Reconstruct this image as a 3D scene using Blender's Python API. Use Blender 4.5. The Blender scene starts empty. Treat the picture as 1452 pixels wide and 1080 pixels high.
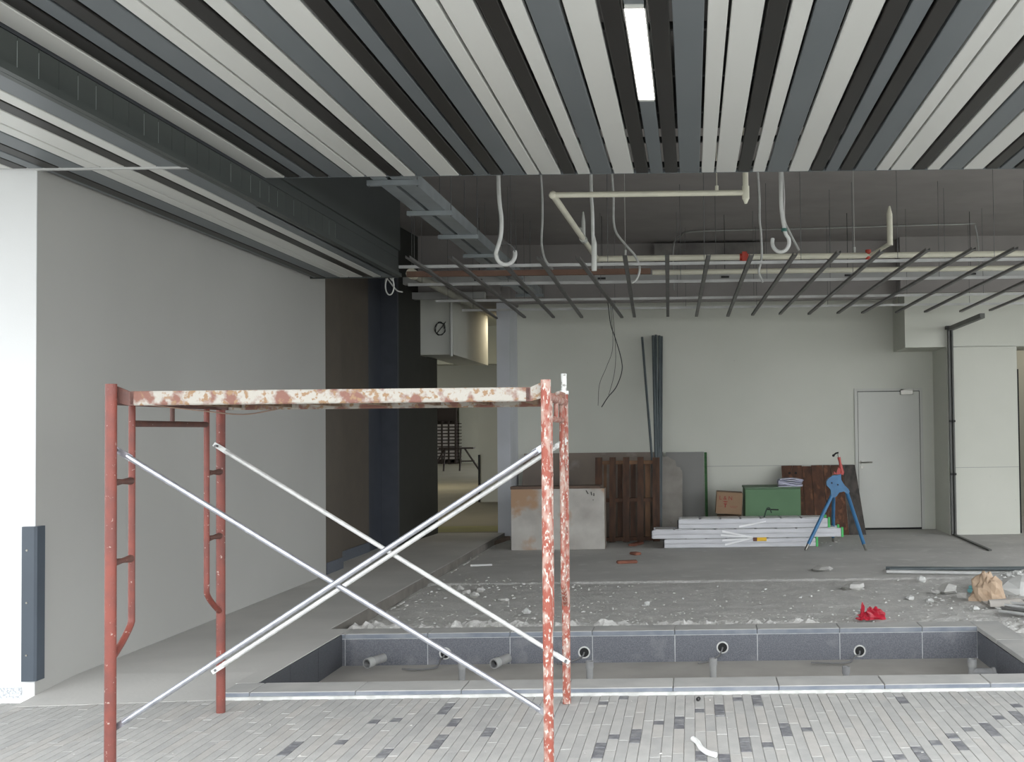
import bpy, math, random
from mathutils import Vector, Matrix, noise
random.seed(7)
R = math.radians
S = bpy.context.scene
COL = S.collection

# ---------------------------------------------------------------- camera, sky, exposure
F, PITCH, ROLL, CX, H = 1500.0, R(1.6), .0125, 980.0, 1.5
CY = 608 - F * math.tan(PITCH)
cd = bpy.data.cameras.new('camera'); cam = bpy.data.objects.new('camera', cd); COL.objects.link(cam)
cam.matrix_world = Matrix.Translation((0, 0, H)) @ Matrix.Rotation(R(90) + PITCH, 4, 'X') @ Matrix.Rotation(-ROLL, 4, 'Z')
cd.sensor_width = 36; cd.sensor_fit = 'HORIZONTAL'; cd.lens = 36 * F / 1452
cd.shift_x = -(CX - 726) / 1452; cd.shift_y = (CY - 540) / 1452
cd.clip_start = .05; cd.clip_end = 400
S.camera = cam
w = bpy.data.worlds.new('overcast_sky'); S.world = w; w.use_nodes = True
bg = w.node_tree.nodes['Background']; bg.inputs[0].default_value = (.93, .97, 1, 1); bg.inputs[1].default_value = 2.2
S.view_settings.view_transform = 'Standard'; S.view_settings.look = 'None'
S.view_settings.gamma = 1; S.view_settings.use_curve_mapping = False
S.view_settings.exposure = 1.03

def area(name, loc, rot, sx, sy, power, color=(1, 1, 1)):
    l = bpy.data.lights.new(name, 'AREA'); l.shape = 'RECTANGLE'; l.size = sx; l.size_y = sy; l.energy = power; l.color = color
    o = bpy.data.objects.new(name, l); COL.objects.link(o); o.location = loc; o.rotation_euler = rot; return o
# daylight through the open courtyard side and the open front, and the lamps of the rooms behind
area('corridor_lamp', (-2.95, 17.6, 3.35), (0, 0, 0), .3, 1.2, 14, (1, .88, .66))
area('hall_lamp', (-7, 28, 3.2), (0, 0, 0), 1, 1.2, 38, (1, .93, .68))
area('side_room_lamp', (5.8, 17, 3.1), (0, 0, 0), .3, 1.2, 6, (1, .95, .85))

def ray(px, py):
    u = (px - CX) / F; v = -(py - CY) / F
    c, s = math.cos(ROLL), math.sin(ROLL)
    u2 = c * u + s * v; v2 = -s * u + c * v
    return Vector((u2, math.cos(PITCH) - v2 * math.sin(PITCH), v2 * math.cos(PITCH) + math.sin(PITCH)))
def at(px, py, X=None, Y=None, Z=None):       # where the line of sight through a photo pixel meets a real plane
    d = ray(px, py)
    t = Y / d.y if Y is not None else X / d.x if X is not None else (Z - H) / d.z
    return Vector((0, 0, H)) + d * t

# ---------------------------------------------------------------- materials
MATS = {}
def mat(name, c1, c2=None, rough=.7, scale=6, detail=6, lo=.35, hi=.65, bump=0, bscale=40, metal=0, stretch=(1, 1, 1),
        c3=None, s3=30, t3=(.6, .68), spec=.5, emit=None):
    if name in MATS: return MATS[name]
    m = bpy.data.materials.new(name); m.use_nodes = True; nt = m.node_tree; N = nt.nodes; L = nt.links
    b = N['Principled BSDF']
    b.inputs['Roughness'].default_value = rough; b.inputs['Metallic'].default_value = metal
    b.inputs['Specular IOR Level'].default_value = spec
    b.inputs['Base Color'].default_value = (*c1, 1)
    tc = N.new('ShaderNodeTexCoord'); mp = N.new('ShaderNodeMapping'); mp.inputs['Scale'].default_value = stretch
    L.new(tc.outputs['Object'], mp.inputs['Vector'])
    oi = N.new('ShaderNodeObjectInfo'); va = N.new('ShaderNodeVectorMath'); va.operation = 'ADD'
    sc = N.new('ShaderNodeVectorMath'); sc.operation = 'SCALE'; sc.inputs['Scale'].default_value = 37
    cmb = N.new('ShaderNodeCombineXYZ')
    for i in range(3): L.new(oi.outputs['Random'], cmb.inputs[i])
    L.new(cmb.outputs[0], sc.inputs[0]); L.new(mp.outputs[0], va.inputs[0]); L.new(sc.outputs[0], va.inputs[1])
    out = None
    if c2:
        n = N.new('ShaderNodeTexNoise'); n.inputs['Scale'].default_value = scale; n.inputs['Detail'].default_value = detail
        L.new(va.outputs[0], n.inputs['Vector'])
        r = N.new('ShaderNodeMapRange'); r.inputs['From Min'].default_value = lo; r.inputs['From Max'].default_value = hi
        L.new(n.outputs['Fac'], r.inputs['Value'])
        mx = N.new('ShaderNodeMix'); mx.data_type = 'RGBA'
        mx.inputs['A'].default_value = (*c1, 1); mx.inputs['B'].default_value = (*c2, 1)
        L.new(r.outputs['Result'], mx.inputs['Factor']); out = mx.outputs['Result']
    if c3:
        n = N.new('ShaderNodeTexNoise'); n.inputs['Scale'].default_value = s3; n.inputs['Detail'].default_value = 5
        L.new(va.outputs[0], n.inputs['Vector'])
        r = N.new('ShaderNodeMapRange'); r.inputs['From Min'].default_value = t3[0]; r.inputs['From Max'].default_value = t3[1]
        L.new(n.outputs['Fac'], r.inputs['Value'])
        mx = N.new('ShaderNodeMix'); mx.data_type = 'RGBA'; mx.inputs['B'].default_value = (*c3, 1)
        if out: L.new(out, mx.inputs['A'])
        else: mx.inputs['A'].default_value = (*c1, 1)
        L.new(r.outputs['Result'], mx.inputs['Factor']); out = mx.outputs['Result']
    if out: L.new(out, b.inputs['Base Color'])
    if bump:
        n = N.new('ShaderNodeTexNoise'); n.inputs['Scale'].default_value = bscale; n.inputs['Detail'].default_value = 6
        L.new(va.outputs[0], n.inputs['Vector'])
        bp = N.new('ShaderNodeBump'); bp.inputs['Strength'].default_value = bump; bp.inputs['Distance'].default_value = .01
        L.new(n.outputs['Fac'], bp.inputs['Height']); L.new(bp.outputs[0], b.inputs['Normal'])
    if emit:
        b.inputs['Emission Color'].default_value = (*emit[:3], 1); b.inputs['Emission Strength'].default_value = emit[3]
    MATS[name] = m; return m

def g(v, t=0): return (v * (1 + t), v, v * (1 - t))
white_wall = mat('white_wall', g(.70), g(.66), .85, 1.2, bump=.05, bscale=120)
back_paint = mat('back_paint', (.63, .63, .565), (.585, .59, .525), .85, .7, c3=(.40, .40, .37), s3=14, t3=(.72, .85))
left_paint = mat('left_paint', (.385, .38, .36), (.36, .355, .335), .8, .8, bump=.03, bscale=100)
brown_wall = mat('brown_wall', (.085, .070, .055), (.075, .062, .050), .7)
navy_wall = mat('navy_wall', (.040, .045, .058), (.032, .037, .048), .6)
black_wall = mat('black_wall', (.022, .022, .018), (.018, .018, .015), .7)
plinth = mat('plinth', (.10, .11, .13), (.07, .08, .10), .5, 60)
slab_dark = mat('slab_dark', (.33, .305, .295), (.29, .27, .26), .9, 2)
bulk_mat = mat('bulkhead_panel', (.060, .068, .064), (.05, .057, .054), .45, 3)
bulk_pale = mat('bulkhead_backing', (.30, .33, .32), None, .6)
slat_l = mat('slat_light', (.68, .68, .65), (.64, .64, .61), .38, 1, stretch=(1, .2, 1))
slat_b = mat('slat_black', (.015, .0135, .012), (.019, .017, .015), .42, 1)
slat_g = mat('slat_grey', (.15, .165, .175), (.135, .15, .16), .40, 1)
void = mat('void_black', (.012, .012, .012), None, .9)
paver_l = mat('paver_light', (.46, .45, .43), (.40, .392, .378), .85, 9, bump=.25, bscale=90)
paver_m = mat('paver_mid', (.43, .422, .405), (.375, .368, .358), .85, 9, bump=.25, bscale=90)
paver_w = mat('paver_warm', (.465, .445, .42), (.41, .395, .375), .85, 9, bump=.25, bscale=90)
paver_d = mat('paver_dark', (.15, .15, .163), (.27, .27, .27), .75, 22, detail=8, lo=.4, hi=.7, bump=.3, bscale=60)
joint = mat('paver_joint', (.40, .39, .375), (.27, .265, .255), .95, 30)
concrete = mat('concrete_floor', (.56, .545, .52), (.47, .46, .44), .9, 1.3, detail=10, bump=.35, bscale=30, c3=(.62, .61, .585), s3=5, t3=(.58, .75))
walk_m = mat('walkway_floor', (.52, .505, .48), (.45, .44, .42), .85, 1.5, detail=8, bump=.12, bscale=40)
rubble_m = mat('rubble_floor', (.56, .545, .52), (.47, .46, .44), .95, 5, detail=10, bump=.8, bscale=45, c3=(.68, .67, .64), s3=26, t3=(.58, .68))
stone = mat('basin_stone', (.095, .099, .114), (.155, .16, .18), .6, 150, detail=3, lo=.42, hi=.6, c3=(.22, .22, .23), s3=6, t3=(.58, .8))
coping_m = mat('coping_stone', (.46, .45, .43), (.38, .375, .365), .8, 4, detail=8)
coping_e = mat('coping_edge', (.15, .17, .205), (.22, .235, .26), .5, 8)
grout = mat('grout', (.55, .56, .56), (.42, .43, .43), .9, 20)
basin_fl = mat('basin_floor', (.38, .36, .33), (.32, .305, .28), .9, 3)
mortar = mat('mortar_white', (.62, .62, .60), (.46, .46, .44), .9, 14)
red_paint = mat('red_paint', (.21, .050, .034), (.15, .042, .032), .5, 12, c3=(.40, .30, .26), s3=60, t3=(.66, .72), bump=.2, bscale=120)
red_worn = mat('red_worn', (.28, .070, .045), (.40, .26, .215), .6, 30, detail=9, lo=.46, hi=.60, bump=.3, bscale=120, c3=(.52, .47, .42), s3=80, t3=(.56, .62), stretch=(1, 1, .5))
red_dark = mat('red_brown', (.13, .055, .042), (.09, .045, .038), .6, 20, c3=(.40, .33, .28), s3=50, t3=(.68, .73))
deck = mat('deck_worn', (.20, .095, .072), (.37, .345, .305), .75, 11, detail=12, lo=.46, hi=.54, bump=.4, bscale=80, c3=(.26, .16, .09), s3=40, t3=(.54, .62))
deck_u = mat('deck_underside', (.14, .085, .055), (.30, .22, .15), .8, 14, detail=10)
galv = mat('galvanised', (.48, .49, .53), (.36, .37, .41), .32, 30, metal=.75)
galv_w = mat('galvanised_painty', (.55, .55, .54), (.70, .70, .68), .5, 20, metal=.25, bump=.3, bscale=60)
white_spat = mat('white_spatter', (.70, .70, .68), (.30, .29, .27), .7, 40, lo=.55, hi=.62)
pvc = mat('cream_pipe', (.74, .71, .58), (.66, .64, .53), .45, 5)
pvc_w = mat('white_pipe', (.50, .50, .47), None, .4)
flex = mat('white_flex', (.55, .55, .53), (.48, .48, .46), .5, 20)
channel = mat('steel_channel', (.20, .195, .19), (.16, .155, .15), .5, 8, metal=.3)
chan_l = mat('pale_channel', (.60, .60, .59), (.50, .50, .49), .45, 6, metal=.2)
tray_m = mat('tray_steel', (.34, .37, .385), (.28, .305, .315), .45, 5, metal=.3)
trunk_m = mat('trunking_grey', (.40, .40, .385), (.34, .34, .33), .6, 4)
brownbar = mat('brown_timber_strip', (.21, .12, .085), (.17, .10, .07), .8, 6)
redfit = mat('red_fitting', (.45, .05, .03), None, .5)
gi = mat('thin_rod', (.16, .16, .16), None, .5, metal=.5)
blackw = mat('black_wire', (.02, .02, .02), None, .5)
door_m = mat('door_paint', (.62, .62, .57), (.58, .58, .54), .5, 1)
chrome = mat('satin_metal', (.30, .29, .26), None, .35, metal=.8)
frame_m = mat('door_frame', (.56, .56, .52), None, .55)
gap_m = mat('dark_gap', (.015, .015, .015), None, .9)
ply = mat('plaster_smeared_board', (.52, .50, .46), (.36, .33, .30), .9, 3, detail=8, lo=.4, hi=.75, c3=(.42, .27, .17), s3=2.2, t3=(.54, .64))
woodd = mat('dark_timber', (.105, .052, .030), (.050, .028, .019), .85, 3, stretch=(6, 6, .7), detail=8, bump=.3)
woodm = mat('mid_timber', (.21, .115, .062), (.12, .065, .036), .85, 3, stretch=(6, 6, .7), detail=8, bump=.3)
boardb = mat('stained_board', (.25, .205, .17), (.20, .165, .14), .85, 2, c3=(.33, .29, .26), s3=4, t3=(.6, .75))
boardg = mat('plasterboard_grey', (.255, .25, .24), (.235, .23, .22), .85, 1)
boardw = mat('broken_pale_board', (.36, .335, .30), (.27, .25, .225), .9, 4, c3=(.16, .13, .11), s3=12, t3=(.68, .72))
greenedge = mat('green_edge', (.045, .13, .045), (.03, .09, .03), .7, 20)
tube_g = mat('dark_grey_tube', (.11, .13, .135), (.08, .095, .10), .4, 5)
alu = mat('ladder_alu', (.56, .56, .58), (.47, .47, .49), .42, 10, metal=.35, stretch=(.3, 1, 3))
alu_w = mat('ladder_rung', (.74, .74, .74), None, .45, metal=.1)
greencap = mat('green_cap', (.07, .48, .12), None, .45)
card = mat('cardboard', (.30, .195, .12), (.26, .17, .105), .85, 4)
redink = mat('red_ink', (.28, .04, .03), None, .7)
crate_g = mat('green_crate', (.115, .225, .115), (.10, .20, .10), .6, 3)
crate_t = mat('green_crate_lid', (.13, .20, .13), (.10, .16, .10), .7, 5)
paper = mat('paper', (.62, .62, .70), (.45, .45, .62), .8, 12, stretch=(1, 1, 6))
blue = mat('blue_paint', (.055, .185, .36), (.045, .15, .30), .4, 10)
redt = mat('red_tool', (.42, .055, .045), None, .45)
rust = mat('rust_wood', (.12, .055, .033), (.065, .033, .022), .85, 2.5, stretch=(5, 5, .6), detail=9, c3=(.22, .10, .055), s3=3, t3=(.56, .7))
greyw = mat('weathered_board', (.10, .085, .075), (.05, .045, .042), .85, 3, stretch=(5, 5, .7))
chip = mat('rubble_chip', (.58, .57, .54), (.46, .45, .43), .95, 10)
chip_w = mat('white_chip', (.62, .62, .60), None, .9)
brickm = mat('brick_piece', (.28, .11, .07), (.20, .08, .055), .9, 20)
redbag = mat('red_plastic', (.50, .02, .045), (.35, .015, .03), .35, 12)
sack = mat('tan_sack', (.50, .37, .26), (.42, .31, .22), .85, 8, bump=.4, bscale=25)
cloth = mat('pale_sheet', (.46, .43, .39), (.38, .35, .32), .85, 6)
cyan = mat('cyan_plastic', (.22, .50, .52), None, .5)
pipe_g = mat('basin_pipe_grey', (.20, .20, .205), (.27, .27, .26), .7, 12)
yellow = mat('yellow_label', (.75, .45, .02), None, .5)
guard = mat('slate_rubber', (.060, .075, .095), (.052, .065, .082), .45, 3)
yellow_band = mat('yellow_floor_strip', (.30, .29, .12), (.24, .23, .11), .8, 2)
hall_wall = mat('hall_wall', (.42, .41, .34), (.38, .37, .31), .85, .6)
beige = mat('beige_wall', (.60, .56, .46), None, .85)
darkrack = mat('rack_dark', (.030, .020, .016), None, .8)
paleblock = mat('pale_block', (.42, .38, .36), (.34, .31, .29), .9, 4)
tube_e = mat('lamp_diffuser', (1, 1, 1), None, .4, emit=(1, .97, .90, 7))
ground_m = mat('outside_ground', (.40, .40, .37), (.34, .35, .31), .95, .3)
concrete_raw = mat('raw_concrete', (.24, .225, .21), (.13, .12, .115), .95, 3, detail=9)

# ---------------------------------------------------------------- mesh helpers
def wloc(o):
    v = Vector((0, 0, 0))
    while o: v += o.location; o = o.parent
    return v
def tag(o, label=None, cat=None, group=None, kind=None):
    if label: o['label'] = label
    if cat: o['category'] = cat
    if group: o['group'] = group
    if kind: o['kind'] = kind
    return o
def empty(name, loc, label, cat, group=None):
    o = bpy.data.objects.new(name, None); COL.objects.link(o); o.location = loc; o.empty_display_size = .1
    return tag(o, label, cat, group)
class M:
    def __init__(s): s.v = []; s.f = []; s.sm = []
    def add(s, vs, fs, smooth=False):
        n = len(s.v); s.v += [Vector(v) for v in vs]
        for f in fs: s.f.append([n + i for i in f]); s.sm.append(smooth)
        return s
    def box(s, x0, x1, y0, y1, z0, z1, T=None):
        vs = [Vector((x, y, z)) for z in (z0, z1) for x, y in ((x0, y0), (x1, y0), (x1, y1), (x0, y1))]
        if T: vs = [T @ v for v in vs]
        return s.add(vs, [(3, 2, 1, 0), (4, 5, 6, 7), (0, 1, 5, 4), (1, 2, 6, 5), (2, 3, 7, 6), (3, 0, 4, 7)])
    def cbox(s, x0, x1, y0, y1, z0, z1, b=.004, T=None):   # box with chamfered vertical and top/bottom edges
        def ring(z, i):
            return [(x0 + i, y0 + b + i, z), (x0 + b + i, y0 + i, z), (x1 - b - i, y0 + i, z), (x1 - i, y0 + b + i, z), (x1 - i, y1 - b - i, z), (x1 - b - i, y1 - i, z), (x0 + b + i, y1 - i, z), (x0 + i, y1 - b - i, z)]
        vs = ring(z0, b * .7) + ring(z0 + b, 0) + ring(z1 - b, 0) + ring(z1, b * .7)
        vs = [Vector(v) for v in vs]
        if T: vs = [T @ v for v in vs]
        fs = [tuple(range(7, -1, -1)), tuple(range(24, 32))]
        for k in range(3):
            for i in range(8): j = (i + 1) % 8; fs.append((8 * k + i, 8 * k + j, 8 * k + 8 + j, 8 * k + 8 + i))
        return s.add(vs, fs)
    def poly(s, pts, r, n=10, cap=True, closed=False):      # tube along points
        pts = [Vector(p) for p in pts]; k = len(pts); vs = []; fs = []
        rs = r if isinstance(r, (list, tuple)) else [r] * k
        up = None
        for i, p in enumerate(pts):
            a = pts[i - 1] if (i or closed) else p; b = pts[(i + 1) % k] if (i < k - 1 or closed) else p
            d = (b - a).normalized()
            if up is None: up = Vector((0, 0, 1)) if abs(d.z) < .9 else Vector((1, 0, 0))
            x = (up - d * up.dot(d)).normalized(); y = d.cross(x); up = x
            for j in range(n):
                t = 2 * math.pi * j / n; vs.append(p + (x * math.cos(t) + y * math.sin(t)) * rs[i])
        for i in range(k if closed else k - 1):
            for j in range(n):
                q = (j + 1) % n; i2 = (i + 1) % k
                fs.append((i * n + j, i * n + q, i2 * n + q, i2 * n + j))
        s.add(vs, fs, True)
        if cap and not closed:
            s.add(vs[:n], [tuple(range(n - 1, -1, -1))]); s.add(vs[-n:], [tuple(range(n))])
        return s
    def ring(s, c, axis, ro, ri, h, n=18):                   # short pipe, open at both ends, with wall thickness
        a = Vector(axis).normalized(); c = Vector(c)
        x = a.orthogonal().normalized(); y = a.cross(x); vs = []
        for (rr, t) in ((ro, 0), (ro, h), (ri, h), (ri, 0)):
            for j in range(n):
                q = 2 * math.pi * j / n; vs.append(c + a * t + (x * math.cos(q) + y * math.sin(q)) * rr)
        fs = [(k * n + j, k * n + (j + 1) % n, ((k + 1) % 4) * n + (j + 1) % n, ((k + 1) % 4) * n + j) for k in range(4) for j in range(n)]
        return s.add(vs, fs, False)
    def plate(s, pts, d):                                    # polygon pts extruded by vector d
        pts = [Vector(p) for p in pts]; d = Vector(d); n = len(pts)
        return s.add(pts + [p + d for p in pts], [tuple(range(n - 1, -1, -1)), tuple(range(n, 2 * n))] + [(i, (i + 1) % n, n + (i + 1) % n, n + i) for i in range(n)])
    def blob(s, c, r, flat=.6, seed=0, n=8, m=5, rough=.35):
        c = Vector(c); vs = []; fs = []
        for i in range(m + 1):
            ph = math.pi * i / m
            for j in range(n):
                t = 2 * math.pi * j / n
                d = Vector((math.sin(ph) * math.cos(t), math.sin(ph) * math.sin(t), math.cos(ph)))
                k = 1 + rough * noise.noise(d * 1.7 + Vector((seed * 3.1, seed, 0)))
                vs.append(c + Vector((d.x * r * k, d.y * r * k, d.z * r * flat * k)))
        for i in range(m):
            for j in range(n): q = (j + 1) % n; fs.append((i * n + j, (i + 1) * n + j, (i + 1) * n + q, i * n + q))
        return s.add(vs, fs)
    def mesh(s, name, m, off):
        me = bpy.data.meshes.new(name); me.from_pydata([v - off for v in s.v], [], s.f)
        me.polygons.foreach_set('use_smooth', s.sm); me.materials.append(m)
        import bmesh
        b = bmesh.new(); b.from_mesh(me); bmesh.ops.remove_doubles(b, verts=b.verts, dist=1e-6) if len(s.v) < 3000 and not any(s.sm) else None
        bmesh.ops.recalc_face_normals(b, faces=b.faces); b.to_mesh(me); b.free()
        return me
    def build(s, name, m, parent=None, label=None, cat=None, group=None, kind=None):
        if parent: off = wloc(parent); loc = Vector((0, 0, 0))
        else:
            xs = [v.x for v in s.v]; ys = [v.y for v in s.v]; zs = [v.z for v in s.v]
            off = Vector(((min(xs) + max(xs)) / 2, (min(ys) + max(ys)) / 2, min(zs))); loc = off
        o = bpy.data.objects.new(name, s.mesh(name, m, off)); COL.objects.link(o)
        o.location = loc
        if parent: o.parent = parent
        return tag(o, label, cat, group, kind)
def struct(name, mesh, m, parent=None): return mesh.build(name, m, parent, kind=None if parent else 'structure')
def inst(name, me, loc, parent, rot=None):                   # another piece sharing mesh data
    o = bpy.data.objects.new(name, me); COL.objects.link(o); o.parent = parent; o.location = Vector(loc) - wloc(parent)
    if rot is not None: o.rotation_euler = rot
    return o
def bezier(p, n=10):                                         # smooth path through points (Catmull-Rom)
    p = [Vector(q) for q in p]; p = [p[0] * 2 - p[1]] + p + [p[-1] * 2 - p[-2]]; out = []
    for i in range(1, len(p) - 2):
        for k in range(n):
            t = k / n
            out.append(.5 * ((2 * p[i]) + (p[i + 1] - p[i - 1]) * t + (2 * p[i - 1] - 5 * p[i] + 4 * p[i + 1] - p[i + 2]) * t * t + (3 * p[i] - p[i - 1] - 3 * p[i + 1] + p[i + 2]) * t ** 3))
    return out + [p[-2]]

# ================================================================ THE SETTING
ZC, ZS, YC, XB = 3.26, 3.06, 7.22, -2.915     # upper ceiling, lower soffit, back edge of the ceiling, bulkhead
ZSLAB = 4.2
YF = 3.3      # front edge of the roofed area
# --- floors
YK = 6.035
struct('floor', M().box(-7, 8, -3, YK, -.14, -.0045), joint)
FL = bpy.data.objects['floor']
struct('floor.001', M().box(-60, 60, -60, -3, -.3, -.14).box(8, 60, -3, 50, -.3, -.14).box(-60, -7, -3, 6.1, -.3, -.14), ground_m)
wk = M()
wk.add([(-3.8, 5.93, -.02), (-2.70, 5.93, -.02), (-2.70, 6.55, -.02), (-3.8, 6.55, -.02), (-3.8, 5.93, .002), (-2.70, 6.03, .002), (-2.70, 6.55, .04), (-3.8, 6.55, .04)],
       [(3, 2, 1, 0), (4, 5, 6, 7), (0, 1, 5, 4), (1, 2, 6, 5), (2, 3, 7, 6), (3, 0, 4, 7)])
wk.box(-3.8, -2.575, 6.55, 7.95, -.14, .04).box(-2.70, -2.575, 6.266, 6.55, -.14, .04).box(-3.8, -2.72, 7.95, 11.0, -.14, .04).box(-4.1, -2.72, 11.0, 15.33, -.14, .04)
struct('floor.002', wk, walk_m)
struct('floor.003', M().box(-14, -2.6, 15.98, 52, -.14, .04).box(-14, -2.72, 15.33, 15.98, -.14, .04), mat('hall_floor', (.27, .245, .19), (.23, .21, .165), .8, .8))
struct('trim_7', M().box(-2.72, -2.712, 7.96, 15.3, -.07, .036), mat('step_shade', (.13, .12, .105), (.20, .185, .165), .95, 4))  # dark strip painting the contact shade along the walkway step
struct('trim_1', M().box(-4.4, -2.75, 15.5, 16.4, .041, .043), yellow_band)  # thin yellowish strip across the hall entrance floor
# back floor: screed with a torn edge, then the rubble strewn lower strip
YE = 10.9
fb = M().box(-2.72, 8, YE, 16.9, -.20, -.05)
struct('floor.004', fb, concrete)
rb = M(); nx, ny = 300, 95; X0, X1, Y0, Y1 = -2.72, 6.0, 7.95, YE + .04
vs = []; fs = []
for j in range(ny + 1):
    for i in range(nx + 1):
        x = X0 + (X1 - X0) * i / nx; y = Y0 + (Y1 - Y0) * (j / ny) ** 1.25
        p = Vector((x * 3, y * 3, 0))
        band = math.exp(-((y - 8.2) / .30) ** 2) * (1 if x < 1.0 else .45)
        z = -.062 + .010 * noise.noise(p * .5) + .007 * noise.noise(p * 2)
        z += band * (.050 + .10 * noise.turbulence(p * 2.6, 5, False)) - band * .02
        z += .014 * max(0, noise.noise(Vector((x * 2, y * 7, 5)))) * math.exp(-((y - 8.8) / .8) ** 2)
        if y > YE - .06 + .05 * noise.noise(Vector((x * 1.2, 0, 3))): z = -.047 + .006 * noise.noise(p * 3)
        vs.append((x, y, min(z, .055))); 
for j in range(ny):
    for i in range(nx):
        a = j * (nx + 1) + i; fs.append((a, a + 1, a + nx + 2, a + nx + 1))
rb.add(vs, fs, False); rb.box(X0, X1, Y0, Y1, -.2, -.12)
struct('floor.005', rb, rubble_m)
struct('floor.006', M().box(6.0, 8, 6.0, YE, -.2, -.055).box(2.27, 6.0, YK, 7.95, -.2, -.055), concrete)

# --- left wall with its bright front end, corner guard and skirting
wl = M().box(-6.8, -3.8, 6.13, 6.135, 0, 3.30)
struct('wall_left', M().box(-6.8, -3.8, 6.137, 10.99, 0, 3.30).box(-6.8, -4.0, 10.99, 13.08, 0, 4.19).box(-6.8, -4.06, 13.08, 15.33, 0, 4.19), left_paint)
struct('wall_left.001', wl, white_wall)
struct('wall_left.002', M().box(-3.999, -3.8, 10.995, 11.5, .04, 4.19).box(-3.998, -3.99, 11.5, 13.08, .04, 4.19), brown_wall)
struct('wall_left.003', M().plate([(-4.05, 13.08, .04), (-3.995, 13.08, .04), (-3.995, 13.62, .04), (-3.785, 13.62, .04), (-3.785, 13.70, .04), (-4.05, 13.70, .04)], (0, 0, 4.15)), navy_wall)
struct('wall_left.004', M().plate([(-4.05, 13.70, .04), (-3.79, 13.70, .04), (-3.68, 15.33, .04), (-4.05, 15.33, .04)], (0, 0, 2.52)).plate([(-4.05, 13.70, 2.56), (-3.79, 13.70, 2.56), (-3.73, 14.59, 2.56), (-4.05, 14.59, 2.56)], (0, 0, 1.63)), black_wall)
struct('baseboard_left', M().box(-3.80, -3.79, 11.0, 11.51, .04, .16).box(-3.99, -3.98, 11.51, 13.08, .04, .16), plinth)
struct('baseboard_front', M().box(-6.8, -3.87, 6.118, 6.13, 0, .062), mat('speckled_skirting', (.55, .56, .57), (.30, .32, .34), .6, 90, lo=.45, hi=.6))
cg = M()
cg.plate([(-3.860, 6.104, .10), (-3.79, 6.104, .10), (-3.778, 6.116, .10), (-3.778, 6.190, .10), (-3.799, 6.190, .10), (-3.799, 6.129, .10), (-3.860, 6.129, .10)], (0, 0, .885))
o = cg.build('corner_guard', guard, None, 'slate grey rubber corner guard fixed upright at the end of the left wall', 'corner guard')
for z in (.25, .55, .85): M().poly([(-3.83, 6.105, z), (-3.83, 6.100, z)], .006, 8).build('screw', chrome, o)

# --- back wall, recessed part with door, thick part at right with opening
WB = 15.98
struct('wall_back', M().box(-2.62, 3.66, WB, WB + .2, -.06, 4.19), back_paint)
struct('wall_back.001', M().box(-2.81, -2.62, 15.31, WB + .2, -.06, 3.365), mat('pillar_paint', (.56, .57, .60), (.52, .53, .55), .85, 2))
struct('wall_back.002', M().box(3.07, 8, 15.10, 15.99, 2.625, 3.405).box(3.66, 4.66, 15.10, 15.99, -.06, 2.63).box(6.6, 8, 15.10, 15.95, -.06, 2.63), back_paint)
struct('trim_2', M().box(-2.6, 2.44, WB - .004, WB, .93, .936).box(3.70, 4.655, 15.096, 15.10, .90, .906), mat('panel_joint', (.30, .30, .29), None, .9))
struct('wall_right_blocker', M().box(8.0, 8.2, 12.6, 20, -.14, 4.2), back_paint)  # unseen wall added to keep sky light off the right pillar
# room behind the right opening
struct('wall_back.003', M().box(3.9, 8, 18.0, 18.2, -.06, 3.4).box(3.8, 3.9, 16.1, 18.2, -.06, 3.4).box(7.9, 8, 16.1, 18.2, -.06, 3.4), hall_wall)
struct('ceiling_1', M().box(3.8, 8.2, 15.99, 18.2, 3.41, 3.5), hall_wall)
struct('floor.007', M().box(3.7, 8, 16.9, 18.2, -.2, -.05), concrete)
dl = M().box(4.665, 4.70, 15.16, 15.98, -.045, 2.30)
o = dl.build('door_1', gap_m, None, kind='structure')
M().box(4.70, 4.72, 15.3, 15.34, 1.0, 1.1).build('door_handle', chrome, o)

# --- lintel block and hall beyond, on the left
struct('wall_hall', M().box(-3.745, -3.28, 14.6, 17.1, 2.57, 3.365).box(-3.80, -3.745, 14.58, 14.66, .16, 3.365), mat('lintel_paint', (.52, .52, .47), (.48, .48, .44), .85, 2))
struct('wall_hall.001', M().box(-14, -12.9, 15.33, 52, 0, 4.2).box(-14, -8, 50, 50.2, 0, 4.2).box(-10.8, -8, 49.2, 50, 0, 4.2), hall_wall)
struct('wall_hall.002', M().box(-4.43, -3.95, 22, 22.5, .04, 3.2).box(-6, -2.62, 22.6, 22.8, 2.2, 4.2).box(-2.9, -2.62, WB + .2, 34, 0, 4.2), hall_wall)
struct('ceiling_2', M().box(-14, -2.6, 17.2, 52, 3.45, 3.6).box(-14, -3.8, 15.33, 17.2, 3.45, 3.6).box(-14, -2.9, 19.5, 19.9, 2.75, 3.45).box(-14, -2.9, 30, 30.4, 2.7, 3.45), mat('hall_ceiling', (.33, .33, .27), None, .9))
t = M().box(-4.435, -4.40, 21.97, 22.0, .04, 1.02); o = t.build('post_guard', gap_m, None, 'dark guard strip on the edge of the pale hall pillar', 'corner guard')
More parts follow.
